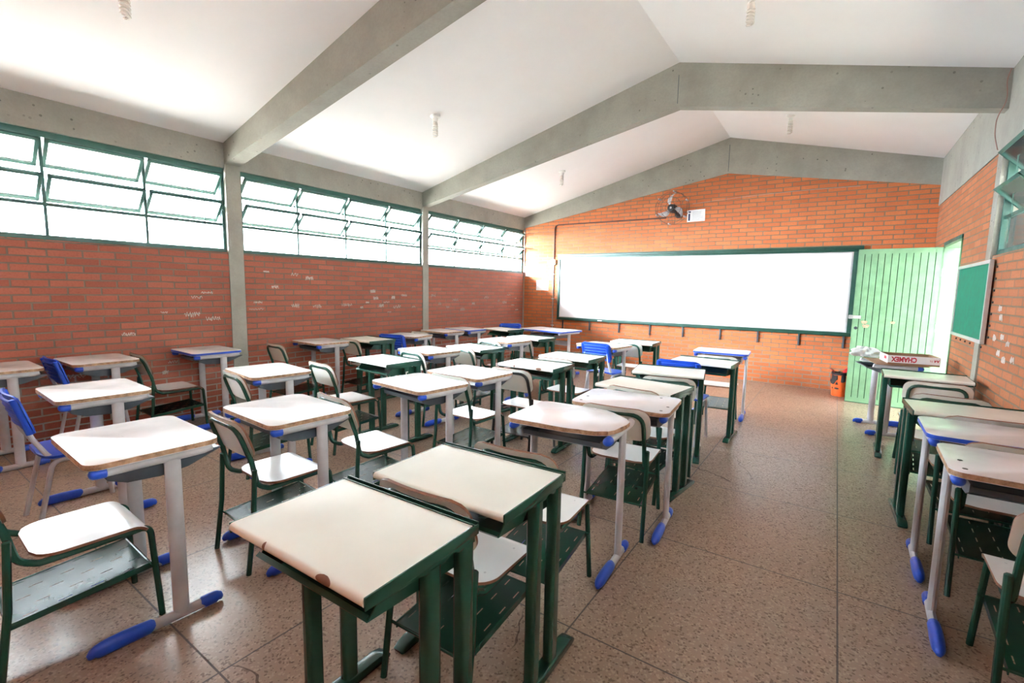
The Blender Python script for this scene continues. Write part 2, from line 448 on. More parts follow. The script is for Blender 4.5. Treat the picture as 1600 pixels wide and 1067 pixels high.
def fillet(pts, radii, n=6):
    """polyline with rounded corners"""
    P = [Vector(p) for p in pts]; out = [P[0]]
    for i in range(1, len(P)-1):
        r = radii[i-1] if isinstance(radii, (list, tuple)) else radii
        a, b = (P[i-1]-P[i]), (P[i+1]-P[i])
        ang = a.angle(b)
        if r <= 0 or abs(ang-pi) < 0.02: out.append(P[i]); continue
        d = min(r/math.tan(ang/2), a.length*0.49, b.length*0.49)
        A, B = P[i]+a.normalized()*d, P[i]+b.normalized()*d
        for k in range(n+1):
            t = k/n
            out.append((1-t)**2*A + 2*t*(1-t)*P[i] + t*t*B)
    out.append(P[-1]); return out
def rrect(x0, x1, y0, y1, r, n=6, rs=None):
    rs = rs or (r, r, r, r); pts = []
    for (cx, cy_, a0), q in zip(((x1, y0, -pi/2), (x1, y1, 0), (x0, y1, pi/2), (x0, y0, pi)), rs):
        sx = -1 if cx == x1 else 1; sy = 1 if cy_ == y0 else -1
        if q <= 0: pts.append((cx, cy_)); continue
        for k in range(n+1):
            a = a0 + pi/2*k/n
            pts.append((cx+sx*q+q*cos(a), cy_+sy*q+q*sin(a)))
    return pts

def tag(o, label=None, cat=None, group=None, kind=None):
    if label: o['label'] = label
    if cat: o['category'] = cat
    if group: o['group'] = group
    if kind: o['kind'] = kind
    return o
def empty(name, loc=(0, 0, 0), rz=0.0, label=None, cat=None, group=None, kind=None):
    o = bpy.data.objects.new(name, None); C.objects.link(o)
    o.location = loc; o.rotation_euler = (0, 0, rz); o.empty_display_size = 0.1
    return tag(o, label, cat, group, kind)
def struct(mb, name, label, cat, parent=None):
    o = mb.build(name, parent)
    if parent is None: tag(o, label, cat, kind='structure')
    return o
def copy_tree(o, parent=None):
    c = o.copy(); C.objects.link(c)
    if parent: c.parent = parent
    for ch in o.children: copy_tree(ch, c)
    return c

# ------------------------------------------------------------------ room shell
mb = MB(); mb.box(-0.15, XR+0.15, YB-0.15, 0.15, -0.10, 0.0, 'floor')
struct(mb, 'floor', 'polished brown terrazzo floor with dark joints', 'floor')

mb = MB(); mb.box(-0.16, 0.0, YB-0.15, 0.0, 0.0, SILL, 'brick_left')
wl = struct(mb, 'wall_left', 'red brick wall under the long row of high windows', 'wall')
mb = MB(); mb.box(-0.16, 0.0, YB-0.15, 0.0, WTOP, 2.96, 'concrete')
struct(mb, 'lintel_left', 'grey concrete ring beam above the left windows', 'beam')

# front wall: bricks up to the raking concrete band
bx = [(0.0, 2.714), (XRID, 3.370), (XR, 2.905)]
mb = MB(); mb.prism([(-0.16, 0.0), (XR+0.16, 0.0), (XR+0.16, 3.25)] + [(XRID, 3.90), (-0.16, 2.90)], 'y', 0.0, 0.18, 'brick_front')
struct(mb, 'wall_front', 'orange brick gable wall behind the whiteboard', 'wall')
mb = MB()
mb.prism([(0.0, 2.714), (XRID, 3.370), (XRID, 3.95), (0.0, 2.95)], 'y', -0.012, 0.10, 'concrete')
mb.prism([(XRID, 3.370), (XR, 2.905), (XR, 3.26), (XRID, 3.95)], 'y', -0.012, 0.10, 'concrete')
mb.box(XRID-0.004, XRID+0.004, -0.0135, -0.011, 3.40, 3.82, 'tray')
struct(mb, 'lintel_front', 'grey concrete gable band over the orange brick front wall', 'beam')

# right wall with doorway and high window
DY0, DY1, DZ = -1.79, -0.79, 2.05
mb = MB()
for y0, y1, z0, z1 in ((DY1, 0.0, 0, RTOP), (COLY[2][1], DY0, 0, RTOP), (DY0, DY1, DZ, RTOP), (YB-0.15, COLY[2][1], 0, SILL)):
    mb.box(XR, XR+0.16, y0, y1, z0, z1, 'brick_right')
struct(mb, 'wall_right', 'dusty brick wall with the open green doorway and notice board', 'wall')
mb = MB(); mb.box(XR-0.012, XR+0.16, YB-0.15, 0.0, RTOP, 3.28, 'concrete')
struct(mb, 'lintel_right', 'deep grey concrete band above the right wall bricks', 'beam')
mb = MB(); mb.prism([(-0.16, 0), (XR+0.16, 0), (XR+0.16, 3.25), (XRID, 3.9), (-0.16, 2.9)], 'y', YB-0.15, YB, 'brick_front')
struct(mb, 'wall_back', 'brick wall behind the camera', 'wall')

mb = MB()
mb.prism([(-1.15, zc(-1.15)), (XRID, zc(XRID)), (XRID, zc(XRID)+0.14), (-1.15, zc(-1.15)+0.14)], 'y', YB-0.15, 0.15, 'ceiling')
mb.prism([(XRID, zc(XRID)), (XR+0.16, zc(XR+0.16)), (XR+0.16, zc(XR+0.16)+0.14), (XRID, zc(XRID)+0.14)], 'y', YB-0.15, 0.15, 'ceiling')
struct(mb, 'ceiling', 'white painted pitched slab ceiling', 'ceiling')

# raking concrete beams and the columns under them
def beam(y0, y1, label):
    mb = MB()
    zl, zr_, zm = 2.715, 2.940, 3.470
    mb.prism([(0.0, zl), (XRID, zm), (XRID, 3.96), (0.0, 2.96)], 'y', y0, y1, 'concrete')
    mb.prism([(XRID, zm), (XR, zr_), (XR, 3.27), (XRID, 3.96)], 'y', y0, y1, 'concrete')
    mb.box(XRID-0.003, XRID+0.003, y0-0.0015, y0, zm+0.03, 3.80, 'tray')
    struct(mb, 'concrete_beam', label, 'beam')
labs = ('grey concrete roof beam behind the camera', 'grey concrete roof beam nearest the camera, running out of the top of the photo',
        'grey concrete roof beam spanning the middle of the room with its peak in view')
cl = ('grey concrete column in the left wall near the camera', 'grey concrete column under the nearest roof beam on the left wall',
      'grey concrete column under the middle roof beam on the left wall')
cr = ('grey concrete column in the right wall behind the camera', 'grey concrete column in the right wall beside the camera',
      'grey concrete column behind the green notice board on the right wall')
for (y0, y1), a, b_, c_ in zip(COLY, labs, cl, cr):
    beam(y0, y1, a)
    mb = MB(); mb.box(-0.16, 0.012, y0, y1, 0.0, 2.715, 'concrete'); struct(mb, 'concrete_column', b_, 'column')
    mb = MB(); mb.box(XR-0.014, XR+0.16, y0-0.02, y1, 0.0, RTOP, 'concrete'); struct(mb, 'concrete_column', c_, 'column')
mb = MB(); mb.box(0.0, 0.022, -0.02, 0.0, 0.0, 2.71, 'conduit_pale')
struct(mb, 'trim_1', 'thin pale strip up the left front corner', 'trim')
mb = MB(); mb.box(XR-0.008, XR, DY1+0.0, -0.0, 0.0, 0.09, 'concrete'); mb.box(XR-0.008, XR, COLY[2][1], DY0, 0.0, 0.09, 'concrete')
struct(mb, 'baseboard_right', 'low cement skirting on the right wall by the door', 'baseboard')

# ------------------------------------------------------------------ windows
def sash(parent, y0, y1, zmid, half, ang, sgn, xw):
    """tilted pane with a thin steel frame; top edge swings into the room (sgn=+1 room is +x)"""
    R = Matrix.Translation((xw, 0, zmid)) @ Matrix.Rotation(sgn*ang, 4, 'Y')
    t = 0.013
    mb = MB()
    for a in ((y0, y1, -half, -half+2*t), (y0, y1, half-2*t, half), (y0, y0+2*t, -half, half), (y1-2*t, y1, -half, half)):
        mb.box(-t, t, a[0], a[1], a[2], a[3], 'frame_green', mat=R)
    s = mb.build('sash', parent)
    mb = MB(); mb.box(-0.002, 0.002, y0+2*t, y1-2*t, -half+2*t, half-2*t, 'glass', mat=R)
    mb.build('pane', s)
def window(n, xw, sgn, y0, y1, npan, label, ztop, stiles=None):
    root = empty('window_%d' % n, (0, 0, 0), 0, label, 'window', kind='structure')
    mb = MB(); d = 0.028
    xa, xb = xw-d, xw+d
    mb.box(xa, xb, y0, y1, SILL, SILL+0.042, 'frame_green'); mb.box(xa, xb, y0, y1, ztop-0.05, ztop, 'frame_green')
    mb.box(xa, xb, y0, y0+0.03, SILL+0.042, ztop-0.05, 'frame_green'); mb.box(xa, xb, y1-0.03, y1, SILL+0.042, ztop-0.05, 'frame_green')
    pw = (y1-y0)/npan
    mb.box(xw-0.014, xw+0.014, y0+0.03, y1-0.03, 2.060, 2.088, 'frame_green')
    for k in range(1, npan):
        yy = y0+k*pw
        mb.box(xw-0.012, xw+0.012, yy-0.011, yy+0.011, SILL+0.042, ztop-0.05, 'frame_green')
    mb.build('frame', root)
    for k in range(npan):
        a, b_ = y0+k*pw+0.012, y0+(k+1)*pw-0.012
        if k == 0: a += 0.02
        if k == npan-1: b_ -= 0.02
        mb = MB(); mb.box(xw-0.002, xw+0.002, a, b_, SILL+0.042, 2.066, 'glass'); mb.build('pane', root)
        for zm, hf in ((2.213, 0.138), (2.502, 0.138)):
            sash(root, a+0.004, b_-0.004, zm, hf, rad(44), sgn, xw)
    # lever rods that open the sashes
    mb = MB()
    yy = y1-0.20
    mb.box(xw+sgn*0.014, xw+sgn*0.020, yy-0.004, yy+0.004, 1.86, 2.56, 'frame_green'); mb.build('lever_rod', root)
window(1, -0.06, 1, COLY[0][1], COLY[1][0], 4, 'nearest bank of tilted green steel windows high on the left wall', WTOP)
window(2, -0.06, 1, COLY[1][1], COLY[2][0], 4, 'middle bank of tilted green steel windows high on the left wall', WTOP)
window(3, -0.06, 1, COLY[2][1], -0.012, 4, 'farthest bank of tilted green steel windows high on the left wall', WTOP)
window(4, XR+0.05, -1, COLY[1][1]+0.02, COLY[2][0]-0.02, 4, 'green steel window with tilted panes high on the right wall', RTOP)
window(5, XR+0.05, -1, COLY[0][1]+0.02, COLY[1][0]-0.02, 4, 'green steel window on the right wall beside the camera', RTOP)

# ------------------------------------------------------------------ door
droot = empty('door_1', (0, 0, 0), 0, 'mint green boarded door standing open against the front wall', 'door', kind='structure')
mb = MB()
mb.box(XR-0.01, XR+0.16, DY0, DY0+0.035, 0, DZ, 'door'); mb.box(XR-0.01, XR+0.16, DY1-0.035, DY1, 0, DZ, 'door')
mb.box(XR-0.01, XR+0.16, DY0, DY1, DZ-0.035, DZ, 'door'); mb.box(XR-0.014, XR+0.0, DY0, DY1, DZ-0.01, DZ+0.03, 'frame_green')
mb.build('frame', droot)
LW = 0.83
lm = Matrix.Translation((XR-0.012, DY1-0.05, 0)) @ Matrix.Rotation(rad(180-3.5), 4, 'Z')
leaf_e = empty('leaf_hinge', (0, 0, 0)); leaf_e.parent = droot; leaf_e.name = 'leaf'
bpy.data.objects.remove(leaf_e)
mb = MB()
nb = 12; bw_ = LW/nb
for k in range(nb):
    # each board is a shallow pan; the gap between is a real recess
    mb.box(k*bw_+0.004, (k+1)*bw_-0.004, -0.018, 0.018, 0.07, 1.965, 'door', mat=lm)
mb.box(0, LW, -0.010, 0.010, 0.0, 2.02, 'groove', mat=lm)
mb.box(0, LW, -0.018, 0.018, 0.012, 0.07, 'door', mat=lm); mb.box(0, LW, -0.018, 0.018, 1.965, 2.025, 'door', mat=lm)
mb.box(LW-0.012, LW, -0.018, 0.018, 0.012, 2.025, 'door', mat=lm)
mb.box(0, 0.012, -0.018, 0.018, 0.012, 2.025, 'door', mat=lm)
leaf = mb.build('leaf', droot)
mb = MB(); mb.box(LW-0.09, LW+0.045, 0.018, 0.026, 1.125, 1.165, 'alu', mat=lm); mb.box(LW-0.0, LW+0.04, 0.010, 0.030, 1.120, 1.170, 'alu', mat=lm)
o = mb.build('latch', leaf); o['label'] = 'pale steel bolt'
mb = MB()
pts = [lm @ Vector((LW-0.045+0.020*cos(a), 0.0195, 1.00+0.020*sin(a))) for a in [2*pi*i/16 for i in range(16)]]
mb.faces(pts, [tuple(range(16))], 'tray'); mb.build('lock_hole', leaf)
mb = MB()
for (u, z, r) in ((0.66, 1.08, 0.030), (0.64, 1.03, 0.034), (0.37, 1.09, 0.022)):
    p0 = [lm @ Vector((LW-0.79+u+r*cos(a)*(1+0.2*sin(3*a)), 0.0192, z+r*0.8*sin(a)*(1+0.25*cos(2*a)))) for a in [2*pi*i/18 for i in range(18)]]
    mb.faces(p0, [tuple(range(18))], 'stain')
mb.build('paint_stain', leaf)
for z in (0.35, 1.05, 1.72):
    mb = MB(); mb.tube([(XR-0.016, DY1-0.062, z-0.05), (XR-0.016, DY1-0.062, z+0.05)], 0.011, 'door'); mb.build('hinge', droot)

# ------------------------------------------------------------------ outside
mb = MB(); mb.box(-14, -0.17, -22, 12, -0.25, -0.15, 'paving'); mb.box(XR+0.16, 16, -22, 12, -0.15, -0.05, 'paving')
struct(mb, 'ground', 'pale paving outside the classroom', 'ground')
mb = MB(); mb.box(10.2, 10.4, -16, 9, -0.05, 3.6, 'outwall'); struct(mb, 'wall_outside', 'cream wall of the block across the walkway', 'wall')
mb = MB(); mb.box(XR+0.16, 9.30, -16, 9, 3.00, 3.12, 'ceiling'); struct(mb, 'roof_outside', 'walkway roof outside the door', 'roof')

# ------------------------------------------------------------------ whiteboard and wall fittings
X0, X1, Z0, Z1 = 0.862, 5.835, 0.826, 2.139
wb = empty('whiteboard', (0, 0, 0), 0, 'long whiteboard in a dark green frame on the front wall', 'whiteboard')
mb = MB(); mb.box(X0+0.04, X1-0.06, -0.034, -0.002, Z0+0.05, Z1-0.07, 'board'); mb.build('panel', wb)
mb = MB()
mb.box(X0, X1, -0.06, 0, Z1-0.045, Z1, 'board_frame', 0.004); mb.box(X0, X1, -0.05, 0, Z1-0.085, Z1-0.045, 'board_frame', 0.004)
mb.box(X0, X1, -0.055, 0, Z0, Z0+0.055, 'board_frame', 0.004)
mb.box(X0, X0+0.045, -0.052, 0, Z0+0.055, Z1-0.085, 'board_frame', 0.004); mb.box(X1-0.115, X1, -0.052, 0, Z0+0.055, Z1-0.085, 'board_frame', 0.004)
mb.build('frame', wb)
mb = MB()
for a in ((X0+0.045, X1-0.115, Z0+0.055, Z0+0.07), (X0+0.045, X1-0.115, Z1-0.10, Z1-0.085)): mb.box(a[0], a[1], -0.044, 0, a[2], a[3], 'alu')
mb.box(X1-0.137, X1-0.115, -0.044, 0, Z0+0.07, Z1-0.10, 'alu')
mb.build('inner_trim', wb)
for x in (0.989, 1.583, 2.197, 2.790, 3.379, 3.991, 4.558, 5.128, 5.696):
    mb = MB(); mb.box(x-0.012, x+0.012, -0.030, 0, Z0-0.185, Z0, 'tray', 0.003); mb.box(x-0.012, x+0.012, -0.05, 0, Z0-0.012, Z0, 'tray'); mb.build('bracket', wb)
mb = MB(); mb.box(1.77, 1.86, -0.060, -0.053, Z0+0.015, Z0+0.035, 'alu'); mb.build('maker_plate', wb)

# wall fan
FX, FZ = 3.14, 2.85
fan = empty('wall_fan', (0, 0, 0), 0, 'wall fan with smoky blades in a round brown wire cage', 'fan')
mb = MB(); mb.lathe([(0.03, 0), (0.045, 0.01), (0.05, 0.06)], 'fanblack', 20)
for v in mb.bm.verts: v.co = Vector((FX+0.06+v.co.x, -v.co.z, FZ-0.10+v.co.y))
mb.tube(fillet([(FX+0.06, -0.03, FZ-0.10), (FX+0.05, -0.12, FZ-0.09), (FX, -0.14, FZ)], 0.05), 0.022, 'fanblack')
mb.build('wall_mount', fan)
mb = MB(); mb.lathe([(0.02, 0.0), (0.062, 0.01), (0.072, 0.05), (0.070, 0.11), (0.03, 0.13)], 'fanblack', 24)
for v in mb.bm.verts: v.co = Vector((FX+v.co.x, -0.09-v.co.z, FZ+v.co.y))
mb.build('motor', fan)
mb = MB(); mb.lathe([(0.062, 0.0), (0.066, 0.02), (0.058, 0.045), (0.02, 0.052)], 'fanblack', 24)
mb.lathe([(0.018, 0.0525), (0.016, 0.054)], 'alu', 16)
for v in mb.bm.verts: v.co = Vector((FX-0.01+v.co.x, -0.225-v.co.z, FZ+v.co.y))
mb.build('hub', fan)
for a0 in (rad(112), rad(-8), rad(232)):
    mb = MB()
    def bl(u, v, a0=a0):
        r = 0.05+u*0.185
        wdt = (0.30+0.55*sin(pi*min(1, u*1.05)))*0.62*(1-0.55*u)
        a = a0 - 0.55*u*u + (v-0.5)*wdt*1.6
        return (FX-0.01+r*cos(a), -0.245+(v-0.5)*0.05*(1-0.4*u), FZ+r*sin(a))
    mb.grid(bl, 10, 6, 'blade', 0.003); mb.build('blade', fan)
mb = MB()
for r, y in ((0.268, -0.175), (0.262, -0.29), (0.17, -0.315), (0.085, -0.325)):
    mb.tube([(FX+r*cos(2*pi*i/48), y, FZ+r*sin(2*pi*i/48)) for i in range(48)], 0.0030, 'cage', 6, closed=True, upv=(0, 1, 0))
for k in range(12):
    a = 2*pi*k/12+0.15
    mb.tube([(FX+r*cos(a), y, FZ+r*sin(a)) for r, y in ((0.075, -0.09), (0.20, -0.12), (0.268, -0.175), (0.262, -0.29), (0.17, -0.315), (0.085, -0.325))], 0.0016, 'cage', 5)
mb.build('cage', fan)
for k in range(6):
    a = 2*pi*k/6+0.42
    mb = MB(); p = Vector((FX+0.268*cos(a), -0.232, FZ+0.268*sin(a)))
    mb.box(p.x-0.010, p.x+0.010, p.y-0.07, p.y+0.07, p.z-0.010, p.z+0.010, 'alu', 0.003); mb.build('clip', fan)

mb = MB(); mb.tube(fillet([(2.98, -0.014, 2.725), (0.742, -0.014, 2.735), (0.742, -0.014, 2.0465)], 0.10, 8), 0.0125, 'conduit', 8)
tag(mb.build('conduit_pipe'), 'brown electric conduit bending from the fan down beside the whiteboard', 'pipe')
cp = empty('conduit_pipe', (0, 0, 0), 0, 'pale conduit running down to the floor left of the whiteboard', 'pipe')
mb = MB(); mb.tube([(0.742, -0.014, 1.9335), (0.742, -0.014, 0.3415)], 0.0125, 'conduit_pale', 8); mb.build('tube', cp)
for z in (0.7, 1.25, 1.75):
    mb = MB(); mb.box(0.715, 0.770, -0.030, 0, z-0.008, z+0.008, 'alu', 0.002); mb.build('clamp', cp)
sw = empty('switch_box', (0, 0, 0), 0, 'small white fan switch box between the two conduits', 'switch')
mb = MB(); mb.box(0.69, 0.785, -0.045, 0, 1.935, 2.045, 'plastic_white', 0.006); mb.build('body', sw)
mb = MB(); mb.lathe([(0.016, 0), (0.014, 0.014)], 'fanblack', 16)
for v in mb.bm.verts: v.co = Vector((0.738+v.co.x, -0.045-v.co.z, 1.99+v.co.y))
mb.build('knob', sw)
so_ = empty('socket_box', (0, 0, 0), 0, 'white wall socket box low behind the teacher desk', 'socket')
mb = MB(); mb.box(0.64, 0.76, -0.045, 0, 0.24, 0.34, 'plastic_white', 0.006); mb.build('body', so_)
mb = MB(); mb.box(0.675, 0.725, -0.0475, -0.044, 0.265, 0.315, 'alu', 0.001); mb.build('outlet', so_)

def sheet(x0, x1, z0, z1, y, tilt=0.0, lines=True, name='paper_notice', label=''):
    r = empty(name, ((x0+x1)/2, y, (z0+z1)/2), 0, label, 'paper')
    r.rotation_euler = (0, tilt, 0)
    w_, h_ = (x1-x0)/2, (z1-z0)/2
    mb = MB(); mb.grid(lambda u, v: (-w_+2*w_*u, -0.004-0.004*sin(pi*u)*sin(pi*v), -h_+2*h_*v), 6, 6, 'paper', -0.001); mb.build('sheet', r)
    if lines:
        mb = MB()
        mb.box(-w_+0.02, -w_+0.05, -0.0095, -0.008, -h_+0.02, h_-0.06, 'ink')
        mb.box(-w_+0.025, -w_+0.06, -0.0095, -0.008, h_-0.045, h_-0.02, 'ink')
        rnd = random.Random(3)
        for k in range(9):
            z = h_-0.03-k*0.018
            mb.box(-w_+0.085, w_-0.03-rnd.random()*0.06, -0.0105, -0.0092, z-0.0022, z+0.0022, 'greyink')
        mb.build('print', r)
    return r
sheet(3.338, 3.630, 2.632, 2.830, 0.0, -0.02, True, label='white printed notice pinned beside the wall fan')
sheet(0.045, 0.55, 1.705, 1.925, 0.0, 0.0, False, label='wide blank white sheet in the left corner of the front wall')
sheet(0.325, 0.620, 1.415, 1.620, 0.0, 0.0, False, label='small blank white sheet below the wide one in the left front corner')
mb = MB(); mb.tube([(3.42+2.3*t, -0.006, 2.93+0.03*sin(3*t)+0.05*t) for t in [i/20 for i in range(21)]], 0.0035, 'conduit_pale', 6)
tag(mb.build('wall_cable'), 'thin pale cable across the bricks right of the fan', 'cable')

# pin board on the right wall
nbd = empty('notice_board', (0, 0, 0), 0, 'green felt notice board in a metal frame on the right wall', 'notice board')
by0, by1, bz0, bz1 = -3.19, -1.98, 1.05, 1.735
mb = MB(); mb.box(XR-0.032, XR-0.0155, by0+0.02, by1-0.02, bz0+0.02, bz1-0.02, 'felt'); mb.build('panel', nbd)
mb = MB()
for a in ((by0, by1, bz0, bz0+0.03), (by0, by1, bz1-0.03, bz1), (by0, by0+0.03, bz0+0.03, bz1-0.03), (by1-0.03, by1, bz0+0.03, bz1-0.03)):
    mb.box(XR-0.042, XR-0.0145, a[0], a[1], a[2], a[3], 'alu', 0.003)
mb.build('frame', nbd)
pins = [(by0-0.035, bz0+0.06+k*0.094) for k in range(7)] + [(by1+0.03, bz0+0.08+k*0.15) for k in range(4)] + [(by0+0.15+k*0.2, bz0-0.035) for k in range(6)]
for y, z in pins:
    mb = MB(); mb.lathe([(0.010, 0), (0.010, 0.006), (0.004, 0.010)], 'fanblack', 10)
    for v in mb.bm.verts: v.co = Vector((XR-v.co.z, y+v.co.x, z+v.co.y))
    tag(mb.build('wall_plug'), 'small black wall plug in the bricks around the green notice board', 'plug', 'black plugs around the notice board')

# hanging cable at the end of the middle beam
mb = MB(); mb.tube(fillet([(XR-0.03, -3.03, 3.24), (XR-0.05, -3.03, 3.16), (XR-0.03, -3.03, 3.00), (XR-0.08, -3.02, 2.88), (XR-0.05, -2.85, 2.78), (XR-0.018, -2.84, 2.66)], 0.25, 8), 0.0035, 'cable', 6)
tag(mb.build('hanging_cable'), 'loose faded red cable hanging at the right end of the middle beam', 'cable')

# chalk and correction-fluid scribbles
rnd = random.Random(11)
def scribble(mb, place, w_, h_, kind):
    n = rnd.randint(3, 7); x = -w_/2
    for k in range(n):
        pts = []
        ph = rnd.random()*6; lw = w_/n
        for i in range(9):
            t = i/8
            pts.append(place(x+lw*(t*1.1), h_*0.5*sin(ph+t*(5+4*rnd.random()))*(0.5+rnd.random()*0.6)))
        mb.tube(pts, 0.0022, 'chalk', 4)
        x += lw
mb = MB()
spots = [(-6.9, 0.93), (-6.6, 1.13), (-6.35, 1.10), (-6.3, 1.28), (-6.2, 1.33), (-6.15, 1.05), (-6.55, 0.62), (-6.62, 0.52), (-6.9, 0.62), (-7.3, 0.58), (-7.45, 0.60),
         (-5.68, 1.14), (-5.66, 1.22), (-5.2, 1.17), (-4.9, 1.16), (-4.45, 1.17), (-4.2, 1.13), (-3.95, 1.26), (-3.85, 1.15), (-3.75, 1.20), (-3.62, 1.27), (-3.55, 1.13),
         (-5.55, 1.58), (-5.2, 1.56), (-5.0, 1.52), (-5.45, 1.40), (-4.0, 1.36), (-3.4, 1.30), (-3.2, 1.12), (-2.6, 1.16), (-2.4, 1.1), (-2.2, 1.22), (-1.7, 1.15),
         (-1.3, 1.26), (-0.9, 1.2), (-0.7, 1.16), (-0.55, 1.31), (-0.4, 1.1), (-0.3, 1.24), (-0.25, 1.0), (-3.7, 1.05), (-4.1, 1.2), (-2.75, 1.3), (-2.0, 1.05)]
for y, z in spots:
    w_ = 0.05+0.12*rnd.random(); h_ = 0.02+0.04*rnd.random()
    scribble(mb, lambda u, v, y=y, z=z: (0.0015, y+u, z+v), w_, h_, 0)
o = mb.build('chalk_marks', wl); o['label'] = 'white scribbles on the bricks'
mb = MB()
for y, z in ((-3.45, 1.35), (-3.5, 1.28), (-3.6, 1.14), (-3.75, 1.1), (-3.4, 1.12), (-4.1, 1.3), (-3.9, 1.0), (-3.55, 1.02), (-3.7, 0.98)):
    scribble(mb, lambda u, v, y=y, z=z: (XR-0.0015, y+u, z+v), 0.08, 0.05, 0)
o = mb.build('chalk_marks', bpy.data.objects['wall_right'])

# ------------------------------------------------------------------ ceiling lamps
def lamp_proto():
    r = empty('ceiling_bulb')
    mb = MB(); mb.lathe([(0.055, 0.02), (0.058, -0.012), (0.045, -0.022), (0.032, -0.030), (0.028, -0.06), (0.024, -0.066)], 'plastic_white', 24); mb.build('rose', r)
    mb = MB(); mb.lathe([(0.020, -0.066), (0.027, -0.072), (0.029, -0.105), (0.024, -0.112)], 'bulb', 20); mb.build('ballast', r)
    mb = MB(); n = 110
    path = [((0.0245)*cos(2*pi*4.5*i/n), 0.0245*sin(2*pi*4.5*i/n), -0.114-0.105*i/n) for i in range(n+1)]
    path += [(0.012, 0.004, -0.224), (0, 0, -0.226)]
    mb.tube(path, 0.0078, 'bulb', 7); mb.build('spiral_tube', r)
    return r
lp = lamp_proto(); first = True
for x, y, lab in ((1.673, -4.449, 'spiral bulb on the ceiling between the two roof beams, left of the ridge'),
                  (1.691, -1.503, 'spiral bulb on the ceiling beyond the middle beam, left of the ridge'),
                  (4.910, -1.393, 'spiral bulb on the ceiling beyond the middle beam, right of the ridge above the door'),
                  (1.637, -7.27, 'spiral bulb on the ceiling before the nearest beam, cut by the photo top'),
                  (4.857, -4.327, 'spiral bulb right of the ceiling ridge before the middle beam, cut by the photo top')):
    o = lp if first else copy_tree(lp); first = False
    o.location = (x, y, zc(x)); tag(o, lab, 'lamp', 'bare spiral bulbs on the ceiling')

# ------------------------------------------------------------------ desks
HT = 0.76
PROTO = {}
def top_outline(W, D, chipped):
    if not chipped: return rrect(-W/2, W/2, -D/2, D/2, 0.05)
    w_, d = W/2, D/2
    left = [p for p in rrect(-w_, w_, -d, d, 0.05) if p[0] < 0]
    top = [p for p in left if p[1] > 0]; bot = [p for p in left if p[1] <= 0]
    return bot + [(0.04, -d), (0.075, -d+0.005), (0.12, -d+0.016), (0.165, -d+0.019), (0.20, -d+0.030), (0.225, -d+0.050), (0.248, -d+0.062), (0.270, -d+0.105), (0.282, -d+0.17), (w_, -d+0.22),
                  (w_, 0.055), (0.262, 0.100), (0.215, 0.140), (0.165, 0.185), (0.110, d-0.006), (0.06, d)] + top
def steel_desk(edge='edge', top='white', chipped=False, notop=False):
    W, D = 0.58, 0.45
    r = empty('school_desk')
    if not notop:
        mb = MB(); mb.prism(top_outline(W, D, chipped), 'z', HT-0.024, HT, top, edge, 0.002)
        t = mb.build('tabletop', r)
        if top == 'lilac' and not chipped and edge == 'edge':
            for (x, y) in ((W/2-0.05, -D/2+0.06), (W/2-0.035, -D/2+0.17), (-W/2+0.05, -D/2+0.06), (-W/2+0.05, -D/2+0.18), (W/2-0.12, D/2-0.06)):
                mb = MB(); mb.lathe([(0.009, 0.0), (0.008, 0.0015)], 'fanblack', 12, (x, y, HT)); mb.build('bolt', t)
    for s in (-1, 1):
        x = s*0.258
        mb = MB(); mb.tube([(x, 0.05, 0.03), (x, 0.05, 0.71)], 0.017, 'grey', 14, 0.030, upv=(0, 1, 0)); mb.build('leg', r)
        mb = MB(); mb.tube([(x, -0.20, 0.026), (x, 0.17, 0.026)], 0.017, 'grey', 12, 0.022); f = mb.build('foot', r)
        ys = (-0.248, -0.246, -0.240, -0.230, -0.215, -0.195, -0.15, -0.09, -0.06, -0.052)
        g = (0.32, 0.60, 0.80, 0.92, 1.0, 1.05, 1.08, 1.03, 0.98, 0.80)
        mb = MB(); mb.tube([(x, y, 0.0285*q) for y, q in zip(ys, g)], 0.023, 'blue', 16, 0.0285, sc=g); mb.build('boot', f)
        ys = (0.128, 0.132, 0.165, 0.184, 0.194, 0.200, 0.202); g = (0.85, 1.0, 1.0, 0.95, 0.80, 0.52, 0.2)
        mb = MB(); mb.tube([(x, y, 0.0270*q) for y, q in zip(ys, g)], 0.0225, 'blue', 16, 0.0270, sc=g); mb.build('end_cap', f)
        mb = MB(); mb.tube([(x, -0.175, 0.716), (x, 0.165, 0.716), (x, 0.195, 0.724)], 0.020, 'grey', 12, 0.019); q = mb.build('side_rail', r)
        ys = (-0.160, -0.163, -0.190, -0.202, -0.209, -0.213); g = (0.85, 1.0, 1.0, 0.90, 0.66, 0.25)
        mb = MB(); mb.tube([(x, y, 0.716) for y in ys], 0.0225, 'blue', 14, 0.0215, sc=g); mb.build('end_cap', q)
    # moulded book tray, sagging in the middle and kicked up at the back
    prof = [(-0.155, 0.690), (-0.150, 0.665), (-0.09, 0.640), (0.02, 0.632), (0.12, 0.645), (0.19, 0.672), (0.248, 0.694)]
    inner = [(0.245, 0.700), (0.19, 0.680), (0.12, 0.653), (0.02, 0.640), (-0.09, 0.648), (-0.142, 0.668), (-0.147, 0.692)]
    mb = MB(); mb.prism(prof+inner, 'x', -0.215, 0.215, 'tray')
    for s in (-1, 1):
        mb.prism(prof+[(0.248, 0.70), (-0.155, 0.70)], 'x', s*0.215-0.004, s*0.215+0.004, 'tray')
    mb.build('book_tray', r)
    mb = MB(); mb.tube([(-0.245, 0.10, 0.716), (0.245, 0.10, 0.716)], 0.014, 'grey', 10); mb.build('crossbar', r)
    return r
